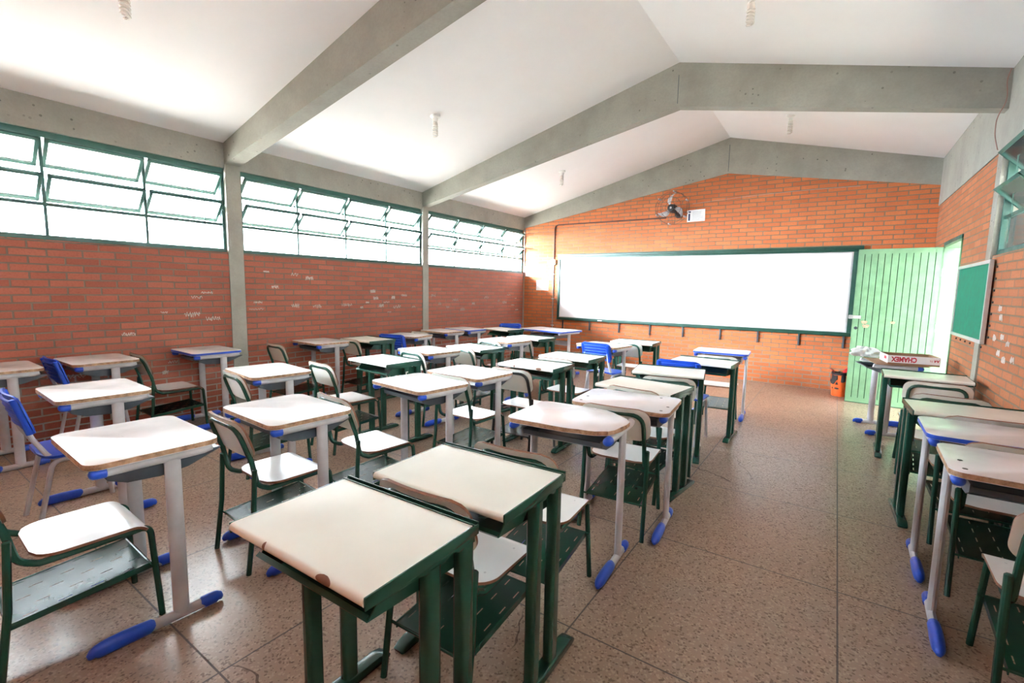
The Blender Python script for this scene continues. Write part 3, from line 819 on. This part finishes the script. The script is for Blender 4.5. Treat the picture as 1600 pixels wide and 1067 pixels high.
def green_desk(top='cream', chip=False, scrawl=False):
    W, D = 0.575, 0.405
    r = empty('school_desk')
    mb = MB()
    # post-formed near edge: bullnose profile extruded across
    pr = [(-D/2+0.012, HT-0.026)] + [(-D/2+0.013-0.013*sin(a), HT-0.013-0.013*cos(a)) for a in [pi*i/8 for i in range(9)]] + [(D/2-0.022, HT), (D/2-0.022, HT-0.026)]
    mb.prism(pr, 'x', -W/2+0.006, W/2-0.006, top, None); t = mb.build('tabletop', r)
    for s in (-1, 1):
        mb = MB(); mb.box(s*(W/2-0.003)-0.003, s*(W/2-0.003)+0.003, -D/2+0.004, D/2, HT-0.030, HT+0.0006, 'green', 0.0015); mb.build('side_trim', r)
    mb = MB()
    mb.box(-W/2, W/2, D/2-0.022, D/2-0.019, HT-0.028, HT+0.004, 'green'); mb.box(-W/2, W/2, D/2-0.004, D/2, HT-0.028, HT+0.006, 'green'); mb.box(-W/2, W/2, D/2-0.022, D/2, HT-0.030, HT-0.012, 'green')
    mb.build('pencil_groove', r)
    for s in (-1, 1):
        x = s*0.260
        mb = MB(); mb.prism([(-0.180, 0.732), (0.198, 0.732), (0.198, 0.704), (0.125, 0.704), (0.115, 0.716), (0.085, 0.716), (0.075, 0.704), (0.0, 0.704), (-0.02, 0.714), (-0.175, 0.720)], 'x', x-0.018, x+0.018, 'green', None, 0.002); mb.build('side_panel', r)
        for y in (0.030, 0.168):
            mb = MB(); mb.prism(rrect(x-0.020, x+0.020, y-0.028, y+0.028, 0.013, 4), 'z', 0.035, 0.712, 'green'); mb.build('leg', r)
        mb = MB(); mb.prism([(-0.110, 0.004), (-0.095, 0.0), (0.315, 0.0), (0.335, 0.004), (0.340, 0.014), (0.322, 0.028), (0.285, 0.038), (-0.055, 0.038), (-0.092, 0.028), (-0.112, 0.014)], 'x', x-0.026, x+0.026, 'green', None, 0.006); mb.build('foot', r)
    mb = MB()
    pts = [(-0.146, 0.668), (-0.158, 0.660), (-0.150, 0.650), (0.165, 0.628), (0.175, 0.690), (0.171, 0.690), (0.161, 0.633), (-0.148, 0.654), (-0.153, 0.660), (-0.144, 0.665)]
    mb.prism(pts, 'x', -0.232, 0.232, 'green')
    for s in (-1, 1): mb.prism([(-0.15, 0.652), (0.165, 0.630), (0.172, 0.702), (-0.10, 0.702)], 'x', s*0.232-0.002, s*0.232+0.002, 'green')
    mb.build('book_tray', r)
    if scrawl:
        # white painted letters and blots on the outer faces of the right posts
        for y0, marks in ((0.030, ((-0.014, 0.012, 0.665, 0.672), (-0.014, -0.006, 0.640, 0.672), (-0.014, 0.012, 0.640, 0.647), (-0.012, 0.012, 0.598, 0.605), (-0.012, -0.005, 0.575, 0.605), (0.005, 0.012, 0.575, 0.605), (-0.012, 0.012, 0.586, 0.592))),
                          (0.168, ((-0.014, 0.014, 0.585, 0.600), (-0.004, 0.016, 0.600, 0.618), (-0.018, -0.004, 0.560, 0.585)))):
            mb = MB()
            for m0, m1, z0, z1 in marks: mb.box(0.2795, 0.2806, y0+m0, y0+m1, z0, z1, 'plastic_white')
            o = mb.build('painted_scrawl', r); o['label'] = 'white scrawl on the leg'
    if chip:
        for (xc, ln) in ((0.145, 0.055), (-0.105, 0.012)):
            def sp(u, v, xc=xc, ln=ln):
                a = pi*0.10+pi*0.62*v
                h = ln*sin(pi*max(0.02, min(0.98, v)))**0.5
                return (xc+(u-0.5)*h, -D/2+0.013-0.0136*sin(a), HT-0.013+0.0136*cos(a))
            mb = MB(); mb.grid(sp, 6, 8, 'plyedge'); o = mb.build('chipped_edge', r); o['label'] = 'brown bare chip on the rolled edge'
    return r
def desk(kind, x, y, yaw, label, group, **kw):
    key = (kind,)+tuple(sorted(kw.items()))
    if key not in PROTO:
        PROTO[key] = steel_desk(**kw) if kind == 'steel' else green_desk(**kw); o = PROTO[key]
    else: o = copy_tree(PROTO[key])
    o.location = (x, y, 0); o.rotation_euler = (0, 0, rad(yaw))
    return tag(o, label, 'desk', group)

GW = 'desks along the left brick wall'; GA = 'desks in the second row from the left wall'
GE = 'desks in the middle row'; GX = 'desks in the row along the aisle'; GR = 'desks along the right wall'
st, gr = 'steel', 'green'
DESKS = [
 (st, 0.315, -7.830, 0, 'brown-looking grey-legged desk against the left wall at the left photo edge', GW, {}),
 (st, 0.310, -7.225, 1, 'grey-legged desk against the left wall, second from the camera, green chair beyond it', GW, {}),
 (st, 0.325, -6.366, -1, 'blue-edged grey-legged desk against the left wall beside the nearest column', GW, dict(edge='blue')),
 (st, 0.430, -5.140, -2, 'grey-legged desk against the left wall with a green-legged desk just beyond it', GW, {}),
 (gr, 0.645, -4.600, -2, 'green-legged desk in the left wall row, beyond a grey-legged one and before a blue chair', GW, dict(top='cream')),
 (st, 0.600, -3.880, 12, 'grey-legged desk turned askew in front of the far left wall column', GW, {}),
 (st, 0.480, -3.040, -3, 'grey-legged desk at the left wall just beyond the askew one', GW, {}),
 (st, 0.500, -2.500, -5, 'blue-edged grey-legged desk in the far part of the left wall row', GW, dict(edge='blue')),
 (gr, 0.955, -2.050, -8, 'farthest desk of the left wall row, green-legged with brown-looking top', GW, dict(top='cream')),
 (st, 1.790, -7.611, -1.7, 'grey-legged desk with chipped-paint rail beside the blue chair at the left', GA, {}),
 (st, 1.910, -6.579, -6, 'grey-legged desk in the second row, white top with split near edge, past the wall chair', GA, {}),
 (gr, 2.160, -5.620, -3.8, 'green-legged desk with white scrawls on its legs, in the row next to the wall row', GA, dict(top='white', scrawl=True)),
 (st, 1.965, -4.850, -7, 'grey-legged white desk beyond the green-legged desk with scrawled legs', GA, {}),
 (gr, 2.175, -4.310, -7, 'green-legged white desk fifth in the second row, chair pushed at its near side', GA, dict(top='white')),
 (st, 1.980, -3.460, -7, 'grey-legged white desk second from the teacher desk in the second row', GA, {}),
 (gr, 2.055, -2.920, -6, 'green-legged white desk just before the teacher desk', GA, dict(top='white')),
 (st, 3.108, -7.800, -1.6, 'large-looking bright white grey-legged desk in the left foreground', GE, {}),
 (st, 3.145, -7.133, -3, 'bright white grey-legged desk second in the middle row between two green chairs', GE, {}),
 (st, 3.168, -6.160, -6.5, 'bright white grey-legged desk third in the middle row', GE, {}),
 (st, 3.170, -5.607, -3, 'bright white grey-legged desk fourth in the middle row, before the black-framed chair', GE, {}),
 (gr, 3.365, -4.905, 1.0, 'green-legged desk with worn near edge, beyond the black-framed chair', GE, dict(top='white', chip=True)),
 (gr, 3.376, -4.215, -1, 'green-legged desk with scrawled legs directly before the blue chair of the middle row', GE, dict(top='white', scrawl=True)),
 (st, 3.210, -3.030, -8, 'grey-legged white desk pushed against the front of the middle row blue chair', GE, {}),
 (gr, 3.380, -2.380, 2, 'farthest desk of the middle row, green-legged, near the front wall', GE, dict(top='white')),
 (gr, 4.497, -7.715, 1.3, 'cream-topped green-legged desk nearest the camera with a chipped near edge', GX, dict(top='cream', chip=True)),
 (gr, 4.520, -7.235, 1.6, 'cream-topped green-legged desk second from the camera beside the aisle', GX, dict(top='cream')),
 (st, 4.460, -6.300, 4, 'pale grey-legged desk beside the aisle with broken-off corners', GX, dict(top='lilac', chipped=True)),
 (st, 4.550, -5.750, 5, 'pale desk with black bolt heads in the aisle row, beyond the one with broken corners', GX, dict(top='lilac')),
 (gr, 4.474, -5.225, -7, 'cream-topped green-legged desk fifth from the camera in the aisle row', GX, dict(top='cream')),
 (gr, 4.430, -4.450, 11, 'cream-topped green-legged desk turned askew before the aisle row blue chair', GX, dict(top='cream')),
 (gr, 4.540, -3.640, -1.5, 'cream-topped green-legged desk beyond the aisle row blue chair', GX, dict(top='cream')),
 (st, 4.515, -2.640, 4, 'blue-edged grey-legged desk at the far end of the aisle row', GX, dict(edge='blue')),
 (st, 6.280, -5.880, -2, 'brown-edged pale desk nearest the camera along the right wall', GR, dict(top='lilac')),
 (st, 6.280, -5.290, -1, 'blue-edged pale desk along the right wall, second from the camera', GR, dict(edge='blue', top='lilac')),
 (gr, 6.270, -4.730, 2, 'green-legged cream desk along the right wall, third from the camera', GR, dict(top='cream')),
 (gr, 6.240, -3.240, -1.5, 'green-legged cream desk before the table that holds the cardboard box', GR, dict(top='cream')),
]
for kind, x, y, yaw, lab, g, kw in DESKS: desk(kind, x, y, yaw, lab, g, **kw)

# the turned desk without its board that carries the box
bt = steel_desk(notop=True)
bt.location = (6.075, -2.24, 0); bt.rotation_euler = (0, 0, rad(100))
tag(bt, 'turned grey-legged desk without its top, carrying the cardboard box by the door', 'desk')
cs = empty('cardboard_sheet', (6.125, -2.245, 0.7405), rad(100), 'flat brown cardboard sheet under the printed box by the door', 'cardboard')
mb = MB(); mb.grid(lambda u, v: (-0.285+0.57*u, -0.20+0.43*v, 0.004+0.010*max(0, v-0.9)*10*u), 8, 10, 'card', 0.004); mb.build('sheet', cs)

# teacher desk
td = empty('teacher_desk', (1.58, -1.55, 0), rad(-9), 'wide blue-edged teacher desk before the left end of the whiteboard', 'desk')
mb = MB(); mb.prism(rrect(-0.47, 0.47, -0.30, 0.30, 0.05), 'z', HT-0.026, HT, 'white', 'blue', 0.002); mb.build('tabletop', td)
for s in (-1, 1):
    x = s*0.40
    mb = MB(); mb.tube([(x, 0, 0.03), (x, 0, 0.715)], 0.020, 'grey', 14, 0.034, upv=(0, 1, 0)); mb.build('leg', td)
    mb = MB(); mb.tube([(x, -0.27, 0.024), (x, 0.27, 0.024)], 0.019, 'grey', 12, 0.022); f = mb.build('foot', td)
    for q in (-1, 1):
        mb = MB(); mb.tube([(x, q*0.20, 0.026), (x, q*0.28, 0.026), (x, q*0.30, 0.020)], 0.024, 'blue', 12, 0.026); mb.build('boot', f)
    mb = MB(); mb.tube([(x, -0.27, 0.716), (x, 0.27, 0.716)], 0.020, 'grey', 12, 0.018); mb.build('side_rail', td)
mb = MB(); mb.box(-0.385, 0.385, 0.03, 0.055, 0.50, 0.575, 'grey', 0.004); mb.build('crossbar', td)
mb = MB(); mb.box(-0.26, 0.26, -0.22, 0.16, 0.625, 0.635, 'tray'); mb.box(-0.26, 0.26, -0.225, -0.215, 0.625, 0.675, 'tray'); mb.box(-0.26, -0.252, -0.22, 0.16, 0.63, 0.69, 'tray'); mb.box(0.252, 0.26, -0.22, 0.16, 0.63, 0.69, 'tray'); mb.box(-0.20, 0.20, 0.06, 0.075, 0.63, 0.735, 'tray'); mb.build('shelf', td)

# ------------------------------------------------------------------ chairs
def plate_outline(u, w_, r):
    """half-width at the fraction u of the height for a plate with rounded corners"""
    return w_
def tube_chair(paint='green'):
    r = empty('school_chair')
    X = 0.168
    # bent tube: back hoop and seat rails
    pts = [(-X+0.012, 0.13, 0.398), (-X, -0.150, 0.400), (-X, -0.205, 0.43), (-X, -0.230, 0.56), (-X, -0.290, 0.738), (X, -0.290, 0.738), (X, -0.230, 0.56), (X, -0.205, 0.43), (X, -0.150, 0.400), (X-0.012, 0.13, 0.398)]
    mb = MB(); mb.tube(fillet(pts, [0.05, 0.06, 0.2, 0.075, 0.075, 0.2, 0.06, 0.05], 6), 0.0125, paint, 10); mb.build('back_frame', r)
    for s in (-1, 1):
        mb = MB(); mb.tube(fillet([(s*(X-0.012), 0.11, 0.398), (s*(X-0.010), 0.188, 0.402), (s*(X+0.010), 0.205, 0.0)], 0.055, 8), 0.0122, paint, 10); mb.build('leg', r)
        mb = MB(); mb.tube([(s*(X+0.022), -0.275, 0.0), (s*(X+0.020), -0.240, 0.27), (s*(X+0.020), -0.226, 0.52), (s*(X+0.020), -0.2255, 0.526)], 0.0125, paint, 10)
        for v in mb.bm.verts:
            if v.co.z > 0.5245: v.co.x = s*(X+0.020)+(v.co.x-s*(X+0.020))*0.5; v.co.y = -0.2255+(v.co.y+0.2255)*0.5
        mb.build('leg', r)
    # seat: plywood with white face, rounded back corners, rolled front
    def seatf(u, v):
        y = -0.165 + 0.360*v
        hw = 0.186
        d = y+0.165
        if d < 0.085: hw -= 0.085-math.sqrt(max(0, 0.085**2-(0.085-d)**2))
        if v > 0.94: hw -= 0.02*((v-0.94)/0.06)**2
        x = (2*u-1)*hw
        z = 0.428 - 0.006*sin(pi*u)*sin(pi*min(1, v*1.1))
        f = max(0.0, (v-0.80)/0.20)
        return (x, y-0.012*f*f, z-0.034*f*f)
    mb = MB(); mb.grid(seatf, 14, 26, 'white', 0.011, 'ply', 'plyedge'); st_ = mb.build('seat', r)
    for (sx, sy) in ((-0.13, -0.09), (0.13, -0.09), (-0.13, 0.10), (0.13, 0.10)):
        mb = MB(); mb.lathe([(0.006, 0), (0.004, 0.0015)], 'alu', 8, (sx, sy, 0.4255)); mb.build('rivet', st_)
    # backrest: curved plywood plate in front of the hoop
    def backf(u, v):
        z = 0.580+0.195*v
        hw = 0.202; rr = 0.062
        d = min(v, 1-v)*0.195
        if d < rr: hw -= rr-math.sqrt(max(0, rr*rr-(rr-d)**2))
        x = (2*u-1)*hw
        y = -0.216-0.340*(z-0.56) + 0.034*(1-(x/0.20)**2)*-0.6 + 0.012
        return (x, y, z)
    mb = MB(); mb.grid(backf, 14, 20, 'ply', -0.011, 'cream', 'plyedge'); mb.build('backrest', r)
    # perforated book rack
    mb = MB()
    xs = [-0.165]; ys = []
    x0, x1, y0, y1 = -0.160, 0.160, -0.240, 0.185
    cols = sorted({x0, x1} | {round(-0.14+0.07*k+q, 4) for k in range(5) for q in (-0.0022, 0.0022)})
    rows = sorted({y0, y1} | {round(-0.20+0.095*k+q, 4) for k in range(4) for q in (0.0, 0.04)} | {round(-0.155+0.095*k+q, 4) for k in range(4) for q in (0.0, 0.04)})
    def zr(y): return 0.205+0.035*(y-y0)/(y1-y0)
    vv = {}
    def V(x, y):
        if (x, y) not in vv: vv[(x, y)] = mb.bm.verts.new((x, y, zr(y)))
        return vv[(x, y)]
    ki = mb.mi(paint)
    for i in range(len(cols)-1):
        for j in range(len(rows)-1):
            cxm, cym = (cols[i]+cols[i+1])/2, (rows[j]+rows[j+1])/2
            slot = False
            if cols[i+1]-cols[i] < 0.006:
                k = round((cxm+0.14)/0.07)
                for q in range(4):
                    b0 = (-0.20 if k % 2 == 0 else -0.155)+0.095*q
                    if b0-1e-4 < cym < b0+0.0401: slot = True
            if slot: continue
            f = mb.bm.faces.new([V(cols[i], rows[j]), V(cols[i+1], rows[j]), V(cols[i+1], rows[j+1]), V(cols[i], rows[j+1])]); f.material_index = ki
    bmesh.ops.solidify(mb.bm, geom=mb.bm.faces[:], thickness=0.0016)
    for s in (-1, 1):
        mb.box(s*0.1605-0.002, s*0.1605+0.002, y0, y1, zr(y0)-0.022, zr(y0)+0.003, paint, mat=Matrix.Translation((0, y0, zr(y0))) @ Matrix.Rotation(math.atan2(0.035, y1-y0), 4, 'X') @ Matrix.Translation((0, -y0, -zr(y0))))
    for y in (y0, y1-0.005):
        mb.tube([(-0.18, y, zr(y)-0.004), (0.18, y, zr(y)-0.004)], 0.0055, paint, 8)
    mb.build('book_rack', r)
    return r
def blue_chair():
    r = empty('school_chair')
    X = 0.165
    for s in (-1, 1):
        mb = MB(); mb.tube(fillet([(s*X, 0.10, 0.413), (s*X, -0.135, 0.413), (s*X, -0.205, 0.55), (s*X, -0.240, 0.68)], [0.07, 0.25], 8), 0.0130, 'grey', 10); mb.build('back_post', r)
        mb = MB(); mb.tube(fillet([(s*(X+0.005), 0.02, 0.400), (s*(X+0.006), 0.150, 0.400), (s*(X+0.018), 0.200, 0.0)], 0.055, 8), 0.0130, 'grey', 10); mb.build('leg', r)
        mb = MB(); mb.tube(fillet([(s*(X+0.005), 0.02, 0.400), (s*(X+0.006), -0.130, 0.400), (s*(X+0.018), -0.215, 0.0)], 0.055, 8), 0.0130, 'grey', 10); mb.build('leg', r)
    def seatf(u, v):
        y = -0.185+0.39*v; hw = 0.200
        d = min(v, (1-v)*1.5)*0.39
        if d < 0.09: hw -= 0.09-math.sqrt(max(0, 0.09**2-(0.09-d)**2))
        x = (2*u-1)*hw
        f = max(0, (v-0.78)/0.22); g = max(0, (0.15-v)/0.15)
        return (x, y, 0.446-0.010*sin(pi*u)*sin(pi*v)-0.026*f*f+0.012*g*g-0.010*abs(2*u-1)**4)
    mb = MB(); mb.grid(seatf, 16, 22, 'blue', 0.016); mb.build('seat', r)
    mb = MB()
    def backf(u, v):
        z = 0.590+0.210*v; hw = 0.205
        d = (1-v)*0.210
        if d < 0.045: hw -= 0.045-math.sqrt(max(0, 0.045**2-(0.045-d)**2))
        d2 = v*0.210
        if d2 < 0.03: hw -= 0.03-math.sqrt(max(0, 0.03**2-(0.03-d2)**2))
        x = (2*u-1)*hw
        return (x, -0.200-0.28*(z-0.56)-0.030*(1-(x/0.205)**2)+0.012, z)
    mb.grid(backf, 18, 20, 'blue', 0.010)
    b = mb.build('backrest', r)
    for k in range(5):
        z = 0.625+0.034*k
        def rib(t, z=z): 
            x = -0.150+0.300*t
            return (x, -0.200-0.28*(z-0.56)-0.030*(1-(x/0.205)**2)+0.006, z+0.004*sin(pi*t))
        mb = MB(); mb.tube([rib(i/12) for i in range(13)], 0.011, 'blue', 8, 0.0095); mb.build('rib', b)
    for s in (-1, 1):
        mb = MB(); mb.tube([(s*(X+0.008), -0.206, 0.580), (s*(X+0.010), -0.236, 0.690), (s*(X+0.010), -0.262, 0.785)], 0.0205, 'blue', 12); mb.build('socket', b)
    return r
CPROTO = {}
def chair(kind, x, ytop, yaw, label, group, free=False):
    """ytop: y of the top of the backrest; the seat centre sits 0.30 m in front of it"""
    if kind not in CPROTO:
        CPROTO[kind] = blue_chair() if kind == 'blue' else tube_chair(kind); o = CPROTO[kind]
    else: o = copy_tree(CPROTO[kind])
    a = rad(yaw)
    cx_, cy_ = x-0.30*sin(a), ytop+0.30*cos(a)
    # a chair pushed under a desk runs in line with it, between its legs
    for k_, dx, dy, dyaw, *_r in DESKS:
        b = rad(dyaw); ux, uy = cx_-dx, cy_-dy
        lx, ly = ux*cos(b)+uy*sin(b), -ux*sin(b)+uy*cos(b)
        if not free and abs(lx) < 0.32 and -0.46 < ly < 0.20:
            lx = max(-0.032, min(0.032, lx)); a = b
            cx_, cy_ = dx+lx*cos(b)-ly*sin(b), dy+lx*sin(b)+ly*cos(b)
    o.location = (cx_, cy_, 0); o.rotation_euler = (0, 0, a)
    return tag(o, label, 'chair', group)
HW, HA, HE, HX, HR = 'chairs along the left brick wall', 'chairs in the second row from the left wall', 'chairs in the middle row', 'chairs in the row along the aisle', 'chairs along the right wall'
CH = [
 ('blue', 0.33, -7.565, 3, 'blue plastic chair against the left wall between its two nearest desks', HW),
 ('green', 0.30, -6.955, 0, 'green chair against the left wall with its brown-looking seat and rack in plain view', HW),
 ('green', 0.44, -5.740, -2, 'green chair alone against the left wall just past the nearest column', HW),
 ('green', 0.56, -4.885, -4, 'green chair between the grey-legged and green-legged desks of the left wall row', HW),
 ('blue', 0.66, -4.330, -6, 'blue plastic chair behind the green-legged desk of the left wall row', HW),
 ('green', 0.54, -3.560, -8, 'green chair with arched back behind the askew desk at the far left column', HW),
 ('blue', 1.780, -8.020, -1.7, 'blue plastic ribbed chair at the left, facing away beside the grey-legged desk', HA),
 ('green', 2.03, -6.880, -5, 'green chair at the near side of the second row desk with the split edge', HA),
 ('green', 1.975, -6.190, -5, 'green chair with white seat shown, before the green-legged scrawled desk', HA, True),
 ('green', 1.98, -5.135, -8, 'green chair with mint-looking back right behind the scrawled green-legged desk', HA),
 ('green', 2.16, -4.565, -7, 'green chair pushed under the fifth desk of the second row', HA),
 ('green', 2.04, -3.820, -9, 'green chair third from the teacher desk, at the near side of a grey-legged desk', HA),
 ('green', 2.025, -3.185, -6, 'green chair just before the teacher desk, against the last green-legged desk', HA),
 ('green', 3.085, -8.295, 0, 'green chair in the left foreground with bright seat and perforated rack', HE),
 ('green', 3.10, -7.455, -2, 'green chair with bright seat at the near side of the second middle row desk', HE),
 ('green', 3.16, -6.860, -7, 'green chair seen side-on just beyond the second middle row desk', HE),
 ('green', 3.20, -5.900, -4, 'green chair between the third and fourth bright white desks of the middle row', HE),
 ('black', 3.31, -5.350, -12, 'black-framed chair standing in the middle row', HE),
 ('green', 3.376, -4.600, -1, 'green chair between the two green-legged desks of the middle row', HE),
 ('blue', 3.20, -3.330, -8, 'blue plastic ribbed chair in the far part of the middle row', HE),
 ('green', 3.355, -2.670, 2, 'farthest green chair of the middle row, facing the front wall', HE),
 ('green', 4.488, -7.478, 1.6, 'green chair between the two cream-topped desks nearest the camera', HX),
 ('green', 4.505, -6.965, 3, 'green chair with scuffed back beyond the second cream-topped desk', HX),
 ('green', 4.570, -6.022, 5, 'green chair behind the pale desk with broken corners', HX),
 ('green', 4.470, -5.470, -7, 'green chair with peeling backrest behind the pale desk with black bolt heads', HX),
 ('green', 4.500, -4.890, 2, 'green chair with scuffed hoop behind the fifth desk of the aisle row', HX),
 ('blue', 4.405, -4.140, -1.5, 'blue plastic ribbed chair beside the aisle, behind the askew cream desk', HX, True),
 ('green', 4.550, -3.270, -2, 'green chair behind the last cream-topped desk of the aisle row', HX),
 ('green', 6.335, -6.455, 0, 'green chair cut off by the bottom right corner of the photo', HR),
 ('green', 6.310, -5.600, 0, 'green chair between the brown-edged and blue-edged desks at the right wall', HR),
 ('green', 6.320, -5.010, -1, 'green chair with a chipped back between the blue-edged and green-legged desks at the right', HR),
 ('green', 6.240, -4.360, -5, 'green chair just beyond the third desk along the right wall', HR),
 ('green', 6.250, -3.760, -4, 'green chair at the near side of the cream desk before the box', HR),
]
for c in CH: chair(*c)
tc = copy_tree(CPROTO['blue']); tc.location = (0.50, -1.22, 0); tc.rotation_euler = (0, 0, rad(38))
tag(tc, 'dark blue plastic chair in the corner left of the teacher desk', 'chair'); 
if 'group' in tc: del tc['group']

# ------------------------------------------------------------------ box, bag and bin
ba = rad(9)
bxo = empty('cardboard_box', (6.220, -2.30, 0.7453), ba, 'open white cardboard box with red upside-down lettering by the door', 'box')
bw, bd, bh = 0.205, 0.150, 0.092
mb = MB()
t = 0.006
mb.box(-bw, bw, -bd, bd, 0.0, t, 'card')
for a in ((-bw, bw, -bd, -bd+t), (-bw, bw, bd-t, bd), (-bw, -bw+t, -bd+t, bd-t), (bw-t, bw, -bd+t, bd-t)): mb.box(a[0], a[1], a[2], a[3], t, bh, 'card')
mb.build('tray', bxo)
mb = MB()
mb.box(-bw, bw, -bd-0.0012, -bd, 0.018, bh-0.001, 'cardwhite'); mb.box(-bw-0.0012, -bw, -bd-0.0012, bd, 0.012, bh-0.001, 'cardwhite'); mb.box(bw, bw+0.0012, -bd-0.0012, bd, 0.012, bh-0.001, 'cardwhite')
mb.build('printed_cover', bxo)
def text(body, size, loc, rot, m, parent, name, off=0.0):
    cu = bpy.data.curves.new(name, 'FONT'); cu.body = body; cu.size = size; cu.extrude = 0.0004; cu.offset = off
    cu.align_x = 'CENTER'; cu.align_y = 'CENTER'; cu.materials.append(MT[m])
    t_ = bpy.data.objects.new(name, cu); C.objects.link(t_)
    me = bpy.data.meshes.new_from_object(t_.evaluated_get(bpy.context.evaluated_depsgraph_get()))
    bpy.data.objects.remove(t_); me.name = name
    o = bpy.data.objects.new(name, me); C.objects.link(o); o.parent = parent
    o.location = loc; o.rotation_euler = rot; return o
tx = text('CHAMEX', 0.066, (-0.075, -bd-0.0018, 0.056), (rad(90), rad(180), 0), 'red', bxo, 'lettering', 0.0030)
tx.scale = (0.74, 1.0, 1.0)
text('A4', 0.034, (0.178, -bd-0.0018, 0.056), (rad(90), rad(180), 0), 'red', bxo, 'lettering', 0.0012)
text('75', 0.026, (0.138, -bd-0.0018, 0.056), (rad(90), rad(180), 0), 'red', bxo, 'lettering')
mb = MB(); mb.box(-bw-0.0018, -bw-0.0012, -0.10, -0.02, 0.045, 0.075, 'red'); mb.build('side_print', bxo)

def crumple(name, fn, m, parent, seed, nu=26, nv=16, amp=0.02, thick=0.0):
    rr = random.Random(seed); ph = [(rr.random()*6, rr.uniform(3, 11), rr.uniform(2, 8), rr.random()) for _ in range(9)]
    def g(u, v):
        p = Vector(fn(u, v)); d = 0
        for a, b_, c_, e in ph: d += sin(a+b_*u*2*pi*0.5+c_*v*pi)*e
        d += abs(sin(13*u+7*v))*1.2
        c0 = Vector(fn(u+0.001, v))
        n = (p-Vector(fn(0.5, 0.5))).normalized() if (p-Vector(fn(0.5, 0.5))).length > 1e-6 else Vector((0, 0, 1))
        return p + n*amp*d*0.25
    mb = MB(); mb.grid(g, nu, nv, m, thick); o = mb.build(name, parent, 25); return o
bgw = empty('plastic_bag', (5.868, -2.01, 0.7470), 0, 'crumpled thin white plastic bag left of the cardboard box', 'bag')
def blob(u, v):
    a = 2*pi*u; b_ = pi*(v*0.98+0.01)
    rr_ = 1+0.22*sin(3*a+2)*sin(b_)+0.16*sin(5*a+4*b_)+0.10*cos(9*a+3)
    return (0.125*rr_*cos(a)*sin(b_), 0.10*rr_*sin(a)*sin(b_), 0.058+0.056*rr_*cos(b_)*0.9)
mb = MB(); mb.grid(lambda u, v: blob(u, v), 40, 20, 'bagwhite')
for v in mb.bm.verts:
    n = (v.co-Vector((0, 0, 0.058)))
    v.co += n*(0.10*sin(40*v.co.x+9*v.co.z*10)*sin(33*v.co.y))
    v.co.z = max(0.006, v.co.z)
mb.build('bag_film', bgw, 20)

bn = empty('waste_bin', (5.695, -0.42, 0), 0, 'orange waste bin with black liner on the floor beside the green door', 'bin')
mb = MB(); mb.lathe([(0.085, 0.0), (0.090, 0.004), (0.108, 0.30), (0.112, 0.305), (0.105, 0.305), (0.086, 0.012), (0.02, 0.010)], 'orange', 28); mb.build('bin_body', bn)
mb = MB()
def lin(u, v):
    a = 2*pi*u; r = 0.1085+0.010*sin(9*a)*v+0.010*sin(5*a+1)*v
    z = 0.335-0.13*v+0.020*sin(7*a+2)*v+0.025*sin(3*a)*v
    return (r*cos(a), r*sin(a), z)
mb.grid(lin, 48, 8, 'bagblack', 0.0)
def lin2(u, v):
    a = 2*pi*u; r = (1-v)*0.1085+0.002
    return (r*cos(a), r*sin(a), 0.335+0.03*sin(pi*v)*sin(4*a+1)-0.05*v)
mb.grid(lin2, 48, 8, 'bagblack'); mb.build('liner', bn, 25)
mb = MB(); mb.grid(lambda u, v: (0.02+0.10*u, -0.09+0.11*v, 0.345+0.05*sin(pi*u)*v+0.02*u), 8, 6, 'redplastic', 0.002); mb.grid(lambda u, v: (-0.13+0.06*u, -0.06+0.05*v, 0.385-0.05*u+0.01*v), 5, 4, 'redplastic', 0.002); o = mb.build('rubbish', bn); o['label'] = 'red scraps on top of the liner'
mb = MB()
R0 = 0.1015
def onbin(x, z): 
    r = 0.0905+0.018*z/0.30+0.0012
    a = -pi/2 - 0.35 + x/r
    return (r*cos(a), r*sin(a), z)
tri = [(-0.020, 0.17), (0.020, 0.17), (0.0, 0.215)]
mb.faces([onbin(*p) for p in tri], [(0, 1, 2)], 'fanblack')
mb.faces([onbin(0.030*cos(q), 0.115+0.014*sin(q)) for q in [2*pi*i/14 for i in range(14)]], [tuple(range(14))], 'fanblack')
mb.faces([onbin(-0.062+0.014*cos(q), 0.115+0.014*sin(q)) for q in [2*pi*i/12 for i in range(12)]], [tuple(range(12))], 'fanblack')
mb.build('print', bn)
